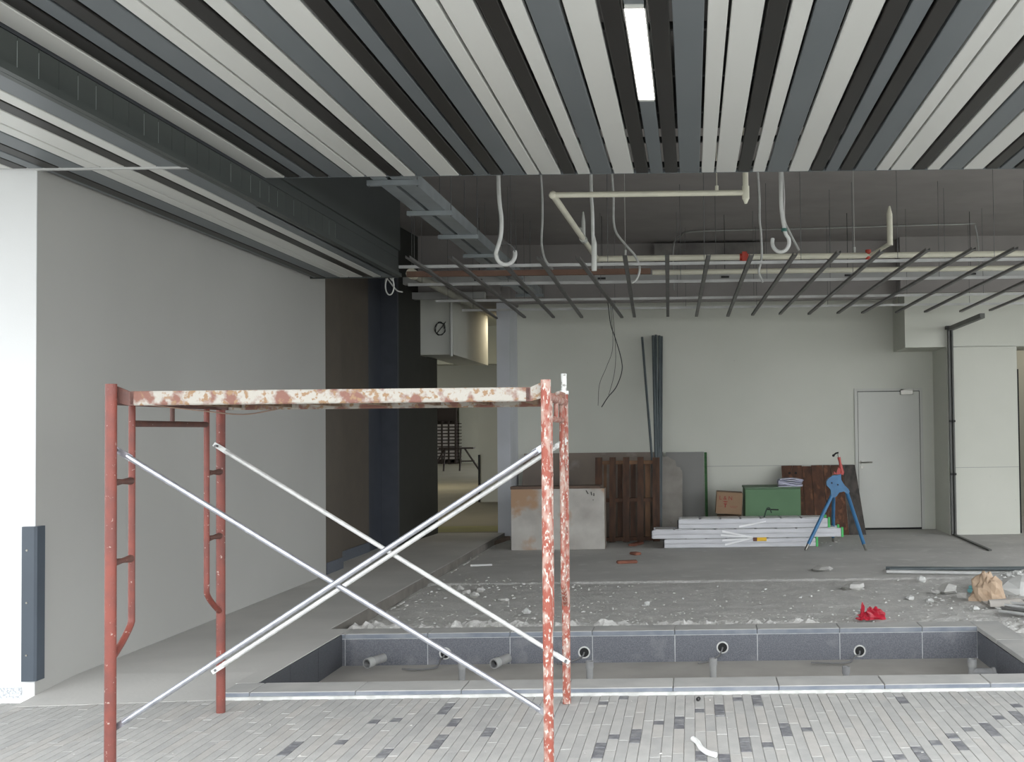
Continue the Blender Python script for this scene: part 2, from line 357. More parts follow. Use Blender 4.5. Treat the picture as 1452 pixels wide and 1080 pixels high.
# rack of pale blocks far down the hall
rk = empty('block_rack', (-11.9, 48.6, .04), 'dark rack holding rows of pale blocks far down the left hall', 'rack')
m = M(); m.box(-12.75, -10.85, 48.8, 49.0, .04, 2.6)
for i in range(6): m.box(-12.32 + i * .31 - .07, -12.32 + i * .31, 48.4, 48.8, .04, 2.0)
for k in range(13): m.box(-12.7, -10.6, 48.45, 48.8, .06 + k * .15, .10 + k * .15)
m.build('frame', darkrack, rk)
for i in range(5):
    for k in range(11): M().box(-12.31 + i * .31, -12.31 + i * .31 + .225, 48.42, 48.7, .26 + k * .15, .35 + k * .15).build('block', paleblock, rk)
# trestle in front of the rack
p0, p1 = at(632, 667, Z=.04), at(676, 668, Z=.04)
Yt = (p0.y + p1.y) / 2; Xa, Xb = p0.x, p1.x
tr = empty('trestle', ((Xa + Xb) / 2, Yt, .04), 'dark wooden trestle bench standing in the left hall before the block rack', 'trestle')
tb = M().box(Xa - .1, Xb - .2, Yt - .15, Yt + .15, .86, .92); tb.build('tabletop', darkrack, tr)
for (xa, xb) in ((Xa - .4, Xa + .1), (Xa + .05, Xa + .1), (Xb - .75, Xb - .7), (Xb, Xb - .55)):
    M().poly([(xa, Yt, .04), (xb, Yt, .87)], .035, 6).build('leg', darkrack, tr)
M().box(Xa - .25, Xa + .08, Yt - .02, Yt + .02, .35, .40).build('brace', darkrack, tr)
M().box(Xb - .72, Xb - .2, Yt - .02, Yt + .02, .38, .43).build('brace', darkrack, tr)
M().poly([(-6, 24, 2.55), (-3, 24, 2.55)], .04, 8).poly([(-7, 26, 2.6), (-3, 26, 2.6)], .05, 8).build('hall_pipe', pvc_w, None, 'pair of pale pipes under the ceiling of the left hall', 'pipe')

# --- slabs and closing surfaces above
struct('ceiling', M().box(-7, 8.2, YF, 16.1, ZSLAB, ZSLAB + .3), slab_dark)
CE = bpy.data.objects['ceiling']
struct('trim_3', M().box(-2.6, 3.0, 15.30, 15.50, 3.36, 4.2).box(3.0, 8.2, 15.02, 15.50, 3.40, 4.2).box(-4.0, -2.6, 14.50, 17.1, 3.37, 4.2), slab_dark)
struct('trim_4', M().box(-.50, 1.08, 15.10, 15.30, 3.88, 4.16), concrete_raw)
struct('wall_front', M().box(-7, 8.2, YF - .2, YF, 3.2, 4.5), white_wall)
struct('ceiling_3', M().box(-2.86, 8, YF, YC - .02, ZC + .30, ZC + .33), void)

# --- ceiling slats: a 1.2 m module of wide and narrow boards in three tones
pat = [(.135, 'l'), (.085, 'b'), (.085, 'g'), (.085, 'b'), (.135, 'g'), (.085, 'l'), (.135, 'l'), (.085, 'b'), (.085, 'l'), (.135, 'g')]
tone = {'l': slat_l, 'b': slat_b, 'g': slat_g}
slat_mesh = {}
def slat(x0, wd, tn, y0, y1, z, par):
    key = (wd, tn, round(y1 - y0, 3))
    if key not in slat_mesh:
        s = M()
        pr = [(0, .028), (0, .004), (.004, 0), (wd - .004, 0), (wd, .004), (wd, .028), (wd - .002, .028), (wd - .002, .003), (.002, .003), (.002, .028)]
        s.plate([(a, 0, b) for a, b in pr], (0, y1 - y0, 0))
        slat_mesh[key] = s.mesh('slat', tone[tn], Vector((0, 0, 0)))
    return inst('slat', slat_mesh[key], (x0, y0, z), par)
x = XB + .006; k = 0
LX = (-.272, -.172)
while x < 5.6:
    wd, tn = pat[k % 10]
    if x < -.21 < x + wd:
        slat(x, wd, tn, 5.62, YC, ZC, CE); slat(x, wd, tn, YF, 4.33, ZC, CE); LX = (x - .004, x + wd + .004)
    else: slat(x, wd, tn, YF, YC, ZC, CE)
    x += wd + .015; k += 1
cr = M()
for y in [YC - .06 - .62 * i for i in range(7)]: cr.box(XB, 5.7, y, y + .03, ZC + .028, ZC + .062)
cr.build('slat_carrier', mat('carrier_black', (.03, .03, .03), None, .6), CE, kind='stuff')
M().box(XB, 5.7, YC, YC + .006, ZC - .002, ZC + .03).build('edge_strip', slat_g, CE)
lf = empty('ceiling_light', ((LX[0] + LX[1]) / 2, 5.0, ZC - .01), 'lit rectangular tube light recessed between the black ceiling slats', 'light')
a, b = LX
M().box(a, a + .006, 4.34, 5.61, ZC - .008, ZC + .05).box(b - .006, b, 4.34, 5.61, ZC - .008, ZC + .05).box(a, b, 4.34, 4.36, ZC - .008, ZC + .05).box(a, b, 5.58, 5.61, ZC - .008, ZC + .05).build('light_housing', slat_l, lf)
M().cbox(a + .006, b - .006, 4.36, 5.58, ZC - .006, ZC + .04).build('diffuser', tube_e, lf)

# lower soffit on the left, two lengths with a joint strip
struct('ceiling_4', M().box(-6.8, XB - .02, YF, 6.13, ZS + .10, ZS + .14).box(-3.81, XB - .02, 6.13, 10.55, ZS + .10, ZS + .14).box(-13, -6.8, YF - 1, 6.13, ZS + .02, ZS + .14), void)  # outermost left box is unseen, added to cut sky light on the pavers
CL = bpy.data.objects['ceiling_4']
x = XB - .03; k = 9
M().box(XB - .03, XB, 3.4, 10.55, ZS - .005, ZS + .02).build('edge_strip', bulk_mat, CL)
rev = [(.135, 'g'), (.085, 'l'), (.085, 'b'), (.135, 'l'), (.085, 'l'), (.135, 'g'), (.085, 'b'), (.085, 'g'), (.085, 'b'), (.135, 'l')]
k = 0
while x > -6.7:
    wd, tn = rev[k % 10]; x -= wd
    slat(x, wd, tn, YF, 6.10, ZS, CL)
    if x > -3.86: slat(max(x, -3.795) if x > -3.80 else x + .06, wd, tn, 6.14, 10.55, ZS + (.001 if k % 2 else 0), CL)
    x -= .008; k += 1
M().box(-3.80, XB, 6.108, 6.134, ZS - .008, ZS + .004).build('joint_strip', chan_l, CL)
M().box(-3.80, XB, 10.55, 10.565, ZS - .01, ZS + .12).build('end_strip', bulk_mat, CL)
# bulkhead: upright panels with pale strips painting light leaks at the joints, plain wall above and beyond
struct('wall_bulkhead', M().box(XB + .000, XB + .02, YF, 10.55, ZC + .06, ZSLAB).box(XB - .06, XB - .0125, YC, 8.62, ZS, ZC).box(XB - .06, XB + .0, YC, 10.55, ZS + .186, ZSLAB).box(XB - .06, XB + .0, 8.62, 10.55, ZS + .0, ZS + .184).box(XB - .9, XB - .06, 10.50, 10.56, ZS + .12, ZSLAB).box(XB - .03, XB - .02, YF, YC, ZS, ZC + .06), mat('bulkhead_plain', (.055, .062, .060), (.047, .053, .052), .55, 2))
BK = bpy.data.objects['wall_bulkhead']
bm_ = M().box(0, .013, 0, .1495, 0, .148).mesh('bulkhead_panel', bulk_mat, Vector((0, 0, 0)))
bm2 = M().box(0, .013, 0, .1500, 0, .148).mesh('bulkhead_panel', bulk_mat, Vector((0, 0, 0)))
y = YF + .04
while y < 8.6:
    wide = random.random() < .35 or y < 4.6
    inst('panel', bm_ if wide else bm2, (XB - .012, y, ZS + .034), BK)
    if wide: M().box(XB - .012, XB + .0016, y + .1495, y + .1525, ZS + .045, ZS + .165).build('leak_strip', bulk_pale, BK)
    y += .1525
M().box(XB - .016, XB - .0135, YF, YC, ZS + .034, ZS + .182).build('backing', bulk_pale, BK)
M().box(XB - .014, XB + .034, YF, 10.55, ZS - .004, ZS + .030).build('bottom_rail', bulk_mat, BK)
M().box(XB - .014, XB + .004, YF, YC, ZS + .185, ZS + .235).build('top_rail', mat('rail_dark', (.035, .038, .045), None, .4), BK)

# --- door in the back wall
da, db = at(1211, 551, Y=WB), at(1309.5, 751, Y=WB)
X0, X1, ZT = da.x, db.x + .02, da.z
struct('trim_5', M().box(X0, X0 + .045, WB - .02, WB, -.05, ZT).box(X1 - .045, X1, WB - .02, WB, -.05, ZT).box(X0 + .046, X1 - .046, WB - .02, WB, ZT - .04, ZT), frame_m)
D = M().cbox(X0 + .052, X1 - .052, WB - .014, WB + .02, -.02, ZT - .05, .002).build('door_2', door_m, None, kind='structure')
M().box(X0 + .045, X1 - .045, WB - .006, WB - .001, -.048, ZT - .04).build('shadow_gap', gap_m, D)
h0 = at(1221, 655.5, Y=WB - .06); h1 = at(1237, 655.5, Y=WB - .06)
hd = M().poly([(h0.x, WB - .014, h0.z), (h0.x, WB - .06, h0.z), (h1.x, WB - .06, h0.z)], .011, 10)
hd.ring((h0.x, WB - .014, h0.z), (0, -1, 0), .026, .011, .008).build('door_handle', chrome, D, 'satin lever handle')
lk = at(1222.5, 662.5, Y=WB - .02); M().poly([(lk.x, WB - .014, lk.z), (lk.x, WB - .024, lk.z)], .024, 14).build('lock', chrome, D)
c0 = at(1277, 551, Y=WB - .07); c1 = at(1295, 559, Y=WB - .07)
cl = M().cbox(c0.x, c1.x, WB - .07, WB - .016, c1.z, c0.z - .02, .004)
cl.box(c0.x, c0.x + .03, WB - .15, WB - .07, c0.z - .02, c0.z - .01).box(c0.x, c1.x, WB - .15, WB - .135, c0.z - .02, c0.z - .01)
cl.build('door_closer', chrome, D, 'satin door closer')

# ================================================================ PAVERS
CWD = .053
darks = []
for (sx, sy, ox, oy, lst) in (
    (4.654, 4.654, 840, 970, [(100,105,137),(230,70,98),(470,235,268),(600,198,305),(172,325,360),(322,280,400),(735,155,185),(862,120,215),(990,80,108),(1115,68,142),(1195,375,415),(1045,330,460),(1310,240,355),(1440,280,310),(20,370,500),(750,440,500),(905,465,520)]),
    (4.654, 4.654, 1140, 970, [(630,80,125),(1265,200,230),(1080,280,310),(850,365,402),(960,320,355),(1020,365,440),(740,408,512),(610,458,495),(1200,240,350),(1400,165,265),(1430,127,150),(460,500,530)]),
    (3.63, 3.63, 360, 960, [(990,120,200),(1050,210,250),(975,285,375),(690,370,410),(1225,260,300),(745,205,230),(430,320,345),(640,215,240),(200,330,400)])):
    for (x, y0, y1) in lst:
        a = at(ox + x / sx, oy + y1 / sy, Z=0); b = at(ox + x / sx, oy + y0 / sy, Z=0)
        darks.append(((a.x + b.x) / 2, a.y, b.y))
bycol = {}
for (x, y0, y1) in darks:
    c = int(math.floor(x / CWD)); n = max(1, min(3, round((y1 - y0) / .078)))
    bycol.setdefault(c, []).append(((y0 + y1) / 2 - n * .039, n))
pm = {}
def paver_mesh(L, mname):
    key = (round(L, 3), mname)
    if key not in pm:
        W = CWD - .0024; b = .002; z = .03
        v = [(0, 0, -z), (W, 0, -z), (W, L, -z), (0, L, -z), (0, 0, -b), (W, 0, -b), (W, L, -b), (0, L, -b), (b, b, 0), (W - b, b, 0), (W - b, L - b, 0), (b, L - b, 0)]
        f = [(0, 1, 5, 4), (1, 2, 6, 5), (2, 3, 7, 6), (3, 0, 4, 7), (4, 5, 9, 8), (5, 6, 10, 9), (6, 7, 11, 10), (7, 4, 8, 11), (8, 9, 10, 11)]
        me = bpy.data.meshes.new('paver'); me.from_pydata(v, [], f); me.materials.append(MATS[mname]); pm[key] = (me, v, f)
    return pm[key]
cells = []
for c in range(int(-5.2 / CWD), int(4.2 / CWD)):
    rnd = random.Random(c * 7 + 3)
    ev = sorted(bycol.get(c, []))
    for (ys_, n) in list(ev): pass
    # a few dark ones outside the mapped area too
    extra = [(3.0 + rnd.random() * 1.5, rnd.choice((1, 3)))] if rnd.random() < .4 else []
    ev = extra + ev
    y = 2.6 - rnd.random() * .3; i = 0
    while y < YK - .012:
        if i < len(ev) and ev[i][0] < y + .02:
            for q in range(ev[i][1]):
                if y + .078 < YK: cells.append((c, y, .075, 'paver_dark')); y += .078
            i += 1; continue
        L = rnd.choice((.31, .36, .42))
        if i < len(ev): L = min(L, ev[i][0] - y - .003)
        L = min(L, YK - .012 - y)
        if L > .03: cells.append((c, y, round(L, 2) if L > .06 else L, rnd.choice(('paver_light', 'paver_light', 'paver_mid', 'paver_warm'))))
        y += max(L, .02) + .003
def vis(cell):
    c, y, L, _ = cell; X = c * CWD; yy = y + L / 2
    px = 980 + X / yy * 1500; py = 608 + 1500 * 1.5 / (y + L * .9)
    return 0 < px < 1452 and py < 1095
near = sorted([q for q in cells if vis(q)], key=lambda q: -(q[2] / q[1] ** 3))
keep = set(near[:298]); rest = {}
for q in cells:
    c, y, L, mn = q; me, v, f = paver_mesh(L, mn); dz = random.uniform(-.0012, .0012)
    if q in keep: inst('paver', me, (c * CWD, y, dz), FL)
    else:
        r = rest.setdefault(mn, M()); r.add([(a + c * CWD, b + y, d + dz) for a, b, d in v], f)
for mn, r in rest.items():
    me = bpy.data.meshes.new('paver'); off = wloc(FL); me.from_pydata([v - off for v in r.v], [], r.f); me.materials.append(MATS[mn])
    o = bpy.data.objects.new('paver_field', me); COL.objects.link(o); o.parent = FL; o['kind'] = 'stuff'
struct('trim_6', M().box(-2.68, 8, YK - .012, YK + .004, -.01, .016), mortar)

# ================================================================ BASIN
BX0, BX1, BY0, BY1, BZ = -2.575, 2.06, 6.265, 7.745, -.19
BA = empty('stone_basin', (-.25, 7.0, BZ - .02), 'long sunken basin lined with dark speckled stone behind the scaffold', 'basin')
M().box(BX0, BX1, BY0, BY1, BZ - .02, BZ).build('basin_floor', basin_fl, BA)
M().box(BX0 - .0, BX1, BY1 + .001, 7.93, -.2, .007).box(BX1 + .014, 2.25, YK + .01, 7.93, -.2, .005).box(-2.69, BX1, YK + .012, BY0 - .016, -.2, .005).build('core', grout, BA)
js = [BX0, -2.54 + .0] 
js = [BX0] + [1.06 - .6 * i for i in range(6, -1, -1)] + [1.66, BX1]
js = [j for j in js if j >= BX0]
for a, b in zip(js[:-1], js[1:]):
    if b - a < .02: continue
    M().box(a + .003, b - .003, BY1 - .001, BY1 + .014, BZ, .000).build('wall_tile', stone, BA)
    M().cbox(a + .002, b - .002, BY1 - .004, 7.95, .008, .040, .004).build('coping_stone', coping_m, BA)
    M().box(a + .002, b - .002, BY1 - .006, BY1 - .0035, .006, .036).build('coping_edge', coping_e, BA)
ys = [BY0, 6.75, 7.25, BY1]
for a, b in zip(ys[:-1], ys[1:]):
    M().box(BX1, BX1 + .014, a + .003, b - .003, BZ, .002).build('wall_tile', stone, BA)
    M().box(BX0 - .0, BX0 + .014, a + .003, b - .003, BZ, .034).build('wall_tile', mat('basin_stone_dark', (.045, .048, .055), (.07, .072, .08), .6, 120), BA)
ys = [YK, 6.65, 7.25, 7.95]
for a, b in zip(ys[:-1], ys[1:]):
    M().cbox(BX1 - .002, 2.27, a + .002, b - .002, .008, .040, .004).build('coping_stone', coping_m, BA)
fj = [-2.69] + [-.123 + .6 * i for i in range(-4, 4)] + [BX1 - .004]
for a, b in zip(fj[:-1], fj[1:]):
    M().cbox(a + .002, b - .002, YK + .003, BY0, .008, .040, .005).build('coping_stone', coping_m, BA)
    M().box(a + .002, b - .002, YK + .001, YK + .0035, .010, .036).build('coping_edge', coping_e, BA)
    M().box(a + .003, b - .003, BY0 - .014, BY0 - .001, BZ, .006).build('wall_tile', stone, BA)
# pipes in the basin
specs = [(655, 938, 6.95, 'behind the long silver brace'), (836, 937, 6.95, 'just right of the right scaffold legs'), (1011, 933, 6.95, 'near the middle of the basin'), (1199.5, 944.5, 6.95, 'short, right of the basin middle')]
for (px, py, Y, t_) in specs:
    p = at(px, py, Y=Y)
    e = empty('pipe_stub', (p.x, Y, BZ), 'grey upright pipe stub standing in the basin, ' + t_, 'pipe', 'pipe stubs in the basin')
    M().poly([(p.x, Y, BZ), (p.x, Y, p.z - .03)], .022, 14).build('pipe', pipe_g, e)
    M().ring((p.x, Y, p.z - .045), (0, 0, 1), .026, .020, .045).build('socket', pipe_g, e)
p = at(1378, 934, Y=7.0)
e = empty('pipe_stub', (p.x, 7.0, BZ), 'grey upright pipe with elbow arm at the right end of the basin', 'pipe', 'pipe stubs in the basin')
M().poly([(p.x, 7, BZ), (p.x, 7, p.z - .03)], .026, 14).build('pipe', pipe_g, e)
M().ring((p.x, 7, p.z - .05), (0, 0, 1), .030, .022, .05).build('socket', pipe_g, e)
M().poly([(p.x, 7, p.z - .085), (p.x + .13, 7.0, p.z - .09)], .030, 14).poly([(p.x + .13, 7.0, p.z - .09), (p.x + .15, 7.0, p.z - .09)], .036, 14).build('elbow_arm', pipe_g, e)
for (px, py, t_) in ((520, 940.5, 'open grey pipe end lying at the left end of the basin'), (700, 941, 'open grey pipe end poking out left of the right scaffold leg')):
    p = at(px, py, Y=7.45); q = Vector((p.x + .075, 7.60, p.z + .008)); ax = (q - p)
    e = empty('pipe_end', (p.x, 7.45, BZ), t_, 'pipe', 'open pipe ends in the basin')
    M().ring(p, ax, .032, .025, ax.length, 20).build('pipe', pipe_g, e)
    M().ring(p, ax, .036, .026, .05, 20).build('socket', mat('pipe_light', (.34, .34, .33), None, .7), e)
    M().poly([p + ax * .25, p + ax * .27], .025, 16).build('bore', gap_m, e)
for i, (px, py, pts, t_) in enumerate(((631.5, 926, [(626, 934), (618, 946), (590, 949), (570, 948)], 'leftmost of the wall sleeves, beside the silver brace'), (828.5, 924.5, [(822, 932), (806, 939), (790, 941)], 'right of the right scaffold legs'), (1024.5, 917.5, [(1018, 926), (1005, 937), (990, 940)], 'in the middle of the basin wall'), (1219, 922.5, [(1213, 930), (1205, 938), (1185, 940), (1150, 939)], 'rightmost, broad and white'))):
    p = at(px, py, Y=BY1)
    e = empty('wall_sleeve', (p.x, BY1, p.z - .05), 'round pipe sleeve in the basin wall, ' + t_, 'pipe sleeve', 'pipe sleeves in the basin wall')
    M().ring((p.x, BY1 - .006, p.z), (0, 1, 0), .044, .034, .03, 24).build('rim', mat('sleeve_white', (.60, .60, .58), (.42, .42, .41), .6, 20), e)
    M().poly([(p.x, BY1 - .0005, p.z), (p.x, BY1 - .003, p.z)], .034, 20).build('bore', gap_m, e)
    path = [(p.x, BY1 - .004, p.z), (p.x - .008, BY1 - .03, p.z - .02)] + [tuple(at(a, b, Z=BZ + .02 if j else BZ + .04)) for j, (a, b) in enumerate(pts)]
    path = [path[0], path[1]] + [(q[0], min(q[1], BY1 - .02), q[2]) for q in path[2:]]
    M().poly(bezier(path, 6), .006, 8).build('cable', mat('grey_cable', (.14, .14, .14), None, .6), e)

# ================================================================ SCAFFOLD
ang = R(3.1); ux = Vector((math.cos(ang), math.sin(ang), 0)); uy = Vector((-math.sin(ang), math.cos(ang), 0))
O = Vector((-2.496, 4.55, 0)); WX, DY, HS = 1.86, 1.21, 1.70
SF = empty('scaffold', O + ux * WX / 2 + uy * DY / 2, 'red rusted walk-through scaffold bay with silver cross braces on the pavers', 'scaffold')
def L3(a, b, z): return O + ux * a + uy * b + Vector((0, 0, z))
for s, (xa, mt) in enumerate(((0, red_paint), (WX, red_worn))):
    nm = 'left' if s == 0 else 'right'
    for (yb, top) in ((0, HS + .025), (DY, HS + .0)):
        m = M(); p = L3(xa, yb, 0)
        m.poly([L3(xa, yb, .002), L3(xa, yb, top)], .0235 if not s else .0225, 20)
        m.build('leg', mt, SF, 'speckled worn red and white leg' if s else None)
    # top crossbar and lower crossbar
    M().poly([L3(xa, 0, HS - .045), L3(xa, DY, HS - .045)], .021, 14).build('crossbar', mt if s else red_dark, SF)
    M().poly([L3(xa, .19, HS - .145), L3(xa, DY - .19, HS - .145)], .0145, 12).build('crossbar', mt if s else red_dark, SF)
    M().poly([L3(xa, DY / 2, HS - .145), L3(xa, DY / 2, HS - .05)], .011, 10).build('stub', mt if s else red_dark, SF)
    for (b0, sg) in ((0, 1), (DY, -1)):
        yi = b0 + sg * .19
        path = [L3(xa, yi, HS - .05), L3(xa, yi, 1.2), L3(xa, yi, .70), L3(xa, yi, .675)] + [L3(xa, b0 + sg * (.19 - .17 * t), .675 - .125 * (t ** .75)) for t in (.06, .18, .35, .6, .85, 1)]
        M().poly(path, .0145, 12).build('inner_tube', mt, SF)
        for z in (.955, 1.30):
            M().poly([L3(xa, b0 + sg * .015, z), L3(xa, b0 + sg * .10, z), L3(xa, b0 + sg * .18, z)], [.018, .011, .017], 12).build('connector', red_dark if not s else mt, SF)
        # brace pins
        for z in (1.44, .245):
            M().poly([L3(xa, b0, z), L3(xa, b0 + (.06 if b0 == 0 else -.08), z)], .007, 8).build('brace_pin', gi, SF)
# cross braces: near pair and far pair, flattened ends
def brace(a, b, mt, lb):
    d = (b - a).normalized(); n = uy
    m = M().poly([a + d * .05, b - d * .05], .0125, 12)
    side = d.cross(n).normalized()
    for e_, s_ in ((a, 1), (b, -1)):
        q = e_ + d * s_ * .05
        m.plate([e_ - d * s_ * .022 - side * .012, e_ - d * s_ * .022 + side * .012, q + side * .014 + d * s_ * .02, q - side * .014 + d * s_ * .02], n * .005)
    m.build('cross_brace', mt, SF, lb)
sides = ((.052, galv, 'shiny galvanised brace tube'), (DY - .05, galv_w, 'paint-spattered pale brace tube'))
for (yb, mt, lb) in sides:
    brace(L3(.0, yb, 1.44), L3(WX, yb, .245), mt, lb)
    brace(L3(.0, yb - .026, .245), L3(WX, yb - .026, 1.44), mt, lb)
    c = L3(WX / 2, yb - .03, .8425); M().poly([c, c + uy * .05], .01, 8).build('rivet', gi, SF)
# coupling pin standing in the far right leg
M().poly([L3(WX, DY, HS - .02), L3(WX, DY, HS + .115)], .0155, 14).poly([L3(WX, DY, HS + .0), L3(WX, DY, HS + .02)], .026, 14).build('coupling_pin', white_spat, SF, 'white spattered coupling pin on the far right leg')
# walking board lying on the crossbars
PB = empty('scaffold_board', L3(WX / 2, DY / 2, HS - .08), 'rusty steel walking board smeared with white plaster on top of the red scaffold', 'scaffold board')
zt = HS - .006
y0, y1 = .03, DY - .06
def pb(m, x0, x1, a, b, z0, z1):
    T = Matrix.Translation(O) @ Matrix.Rotation(ang, 4, 'Z'); m.box(x0, x1, a, b, z0, z1, T); return m
def pc(m, x0, x1, a, b, z0, z1, bb=.005):
    T = Matrix.Translation(O) @ Matrix.Rotation(ang, 4, 'Z'); m.cbox(x0, x1, a, b, z0, z1, bb, T); return m
pc(M(), .06, WX - .07, y0, y0 + .045, zt - .062, zt, .006).build('front_rail', deck, PB)
pc(M(), .06, WX - .07, y1 - .045, y1, zt - .062, zt, .006).build('rear_rail', deck, PB)
# perforated deck sheet: strips with slots between
m = M()
ny_ = 22; wy = (y1 - y0 - .09) / ny_
for i in range(ny_): pb(m, .07, WX - .08, y0 + .045 + i * wy, y0 + .045 + (i + .8) * wy, zt - .012, zt - .008)
m.build('deck_sheet', deck_u, PB)
for i in range(7):
    xx = .12 + i * (WX - .28) / 6
    pb(M(), xx, xx + .03, y0 + .045, y1 - .045, zt - .05, zt - .013).build('cross_rib', deck_u, PB)
for xx, sg in ((.06, -1), (WX - .07, 1)):
    for yy in (y0 + .0, y1 - .06):
        m = M(); T = [L3(xx, yy, zt - .062), L3(xx, yy, zt), L3(xx + sg * .05, yy - .0, zt + .022), L3(xx + sg * .085, yy, zt + .010), L3(xx + sg * .085, yy, zt - .030), L3(xx + sg * .045, yy, zt - .05)]
        m.plate(T, uy * .012).build('hook', red_dark if sg < 0 else deck, PB)
        pb(M(), xx - .0 if sg < 0 else xx - .02, xx + .02 if sg < 0 else xx, yy, yy + .06, zt - .062, zt - .001).build('end_plate', red_dark, PB)
M().poly(bezier([L3(.10, y0 + .02, zt - .055), L3(.3, y0 + .2, zt - .085), L3(.42, y0 + .35, zt - .10), L3(.52, y0 + .5, zt - .075)], 6), .003, 6).build('wire', mat('rusty_wire', (.30, .20, .15), None, .7), PB)

# ================================================================ SERVICES UNDER THE DARK SLAB
# suspended grid of steel channels
ZG = 3.085
GR = empty('ceiling_grid', (1.0, 12, ZG), 'hanging grid of steel channels under the dark slab before the back wall', 'ceiling grid')
ends = [((578, 366), (704, 452)), ((638, 366), (744, 451)), ((709, 370), (785, 451)), ((763.5, 366), (825, 451)), ((819, 366), (882, 451)), ((885.6, 362), (899.5, 450)), ((946, 362), (947, 449)), ((1005, 362), (987.5, 449)), ((1066, 362), (1032, 449)), ((1128, 361), (1067, 447.5)), ((1189.5, 358.5), (1106, 446)), ((1251, 357), (1147, 446)), ((1316, 355), (1188, 445)), ((1381, 354), (1223, 444.5)), ((1441, 353), (1271, 444)), ((1500, 351), (1312, 443)), ((1565, 349), (1362, 442.5)), ((1630, 347), (1404, 441))]
for (a, b) in ends:
    p = at(*a, Z=ZG); q = at(*b, Z=ZG); d = (q - p); d.z = 0; d.normalize(); n = Vector((d.y, -d.x, 0))
    m = M(); m.plate([p - n * .020, p + n * .020, p + n * .020 + Vector((0, 0, .003)), p - n * .020 + Vector((0, 0, .003))], q - p)
    for s_ in (-1, 1): m.plate([p + n * s_ * .020, p + n * s_ * .017, p + n * s_ * .017 + Vector((0, 0, .024)), p + n * s_ * .020 + Vector((0, 0, .024))], q - p)
    m.build('cross_channel', channel, GR)
for (y_, xl) in ((380, 566), (405, 579), (428, 618), (441, 655)):
    p = at(xl, y_, Z=ZG + .03); r_ = .014 if y_ < 420 else .009
    m = M().box(p.x, 5.6, p.y - r_, p.y + r_, ZG + .0265, ZG + .055)
    m.build('main_channel', chan_l, GR)
    for k in range(9):
        xx = p.x + .15 + k * .95
        if xx < 5.4: M().poly([(xx, p.y, ZG + .055), (xx, p.y, ZSLAB)], .003, 6).build('hanger_rod', gi, GR)
# brown strip and cream pipes
ZP = 3.30
a = at(592, 388, Z=ZP - .09); 
M().box(-3.05, -.42, a.y - .02, a.y + .02, ZP - .125, ZP - .065).build('timber_strip', brownbar, None, 'brown timber strip laid over the hanging grid on its left half', 'timber strip')
ym = at(1000, 365, Z=ZP).y; yf = at(900, 275, Z=ZP).y
SP = empty('sprinkler_pipe', (0, ym, ZP), 'cream sprinkler pipe run with a forward loop high under the dark slab', 'pipe')
xl = at(846, 366, Z=ZP).x; xe = at(785, 278, Z=ZP).x; xr = at(1058, 270, Z=ZP).x
M().poly([(xl, ym, ZP), (5.6, ym, ZP)], .031, 16).build('main_pipe', pvc, SP)
M().poly([(xe, yf, ZP), (xl, ym, ZP)], .026, 16).build('branch_pipe', pvc, SP)
M().poly([(xe, yf, ZP), (xr, yf, ZP)], .022, 16).build('branch_pipe', pvc, SP)
M().blob((xe, yf, ZP), .032, 1, 1, 12, 8, 0).build('elbow', pvc, SP)
M().poly([(xr, yf, ZP - .05), (xr, yf, ZP + .05)], .028, 14).poly([(xr, yf, ZP + .05), (xr, yf, ZSLAB)], .022, 14).poly([(xr, yf, ZP - .085), (xr, yf, ZP - .05)], [.010, .024], 12).build('end_tee', pvc, SP)
x_ = at(1017, 268, Z=ZP).x; M().poly([(x_, yf, ZP - .02), (x_, yf, ZP + .055)], .014, 10).poly([(x_, yf, ZP + .05), (x_, yf, ZSLAB)], .003, 6).build('hanger', pvc, SP)
def lerp(t): return Vector((xe, yf, ZP)).lerp(Vector((xl, ym, ZP)), t)
c = lerp(.62); M().poly([c, c + Vector((0, 0, .16))], .02, 10).poly([c + Vector((0, 0, .16)), c + Vector((0, 0, .26))], [.02, .006], 10).poly([c + Vector((-.06, 0, .10)), c + Vector((0, 0, .10))], .016, 10).poly([lerp(.60), lerp(.64)], .034, 14).build('sprinkler_tee', pvc_w, SP)
for (px, t_) in ((1055, redfit),):
    p = at(px, 364, Z=ZP); M().poly([(p.x - .045, ym, ZP), (p.x + .045, ym, ZP)], .038, 14).box(p.x - .02, p.x + .03, ym - .05, ym, ZP - .05, ZP + .05).build('red_clamp', t_, SP, 'red pipe clamp')
p = at(1236, 360, Z=ZP)
e1 = Vector((p.x, ym, ZP)); e2 = at(1262, 345, Z=ZP + .05); top = e2 + Vector((0, 0, .30))
M().poly([e1, e2], .022, 12).build('branch_pipe', pvc, SP)
M().poly([e2 - Vector((0, 0, .02)), top], .030, 14).poly([top, top + Vector((0, 0, .08))], [.03, .008], 12).build('sprinkler_riser', pvc, SP)
M().poly([e1 - Vector((.02, 0, .05)), e1 + Vector((-.02, 0, .06))], .03, 10).build('red_clamp', redfit, SP, 'red pipe clamp')
for px in (885, 1212): 
    p = at(px, 362, Z=ZP); M().poly([(p.x, ym, ZP), (p.x, ym, ZP + .09)], .013, 10).poly([(p.x, ym, ZP + .09), (p.x, ym, ZSLAB)], .003, 6).build('riser', pvc_w, SP)
y2 = at(1100, 384, Z=ZP - .02).y
P2 = empty('cream_pipe', (2.5, y2, ZP - .02), 'lower cream pipe running right behind the hanging grid', 'pipe')
M().poly([(at(925, 386, Z=ZP - .02).x, y2, ZP - .02), (5.6, y2, ZP - .02)], .030, 16).build('pipe', pvc, P2)
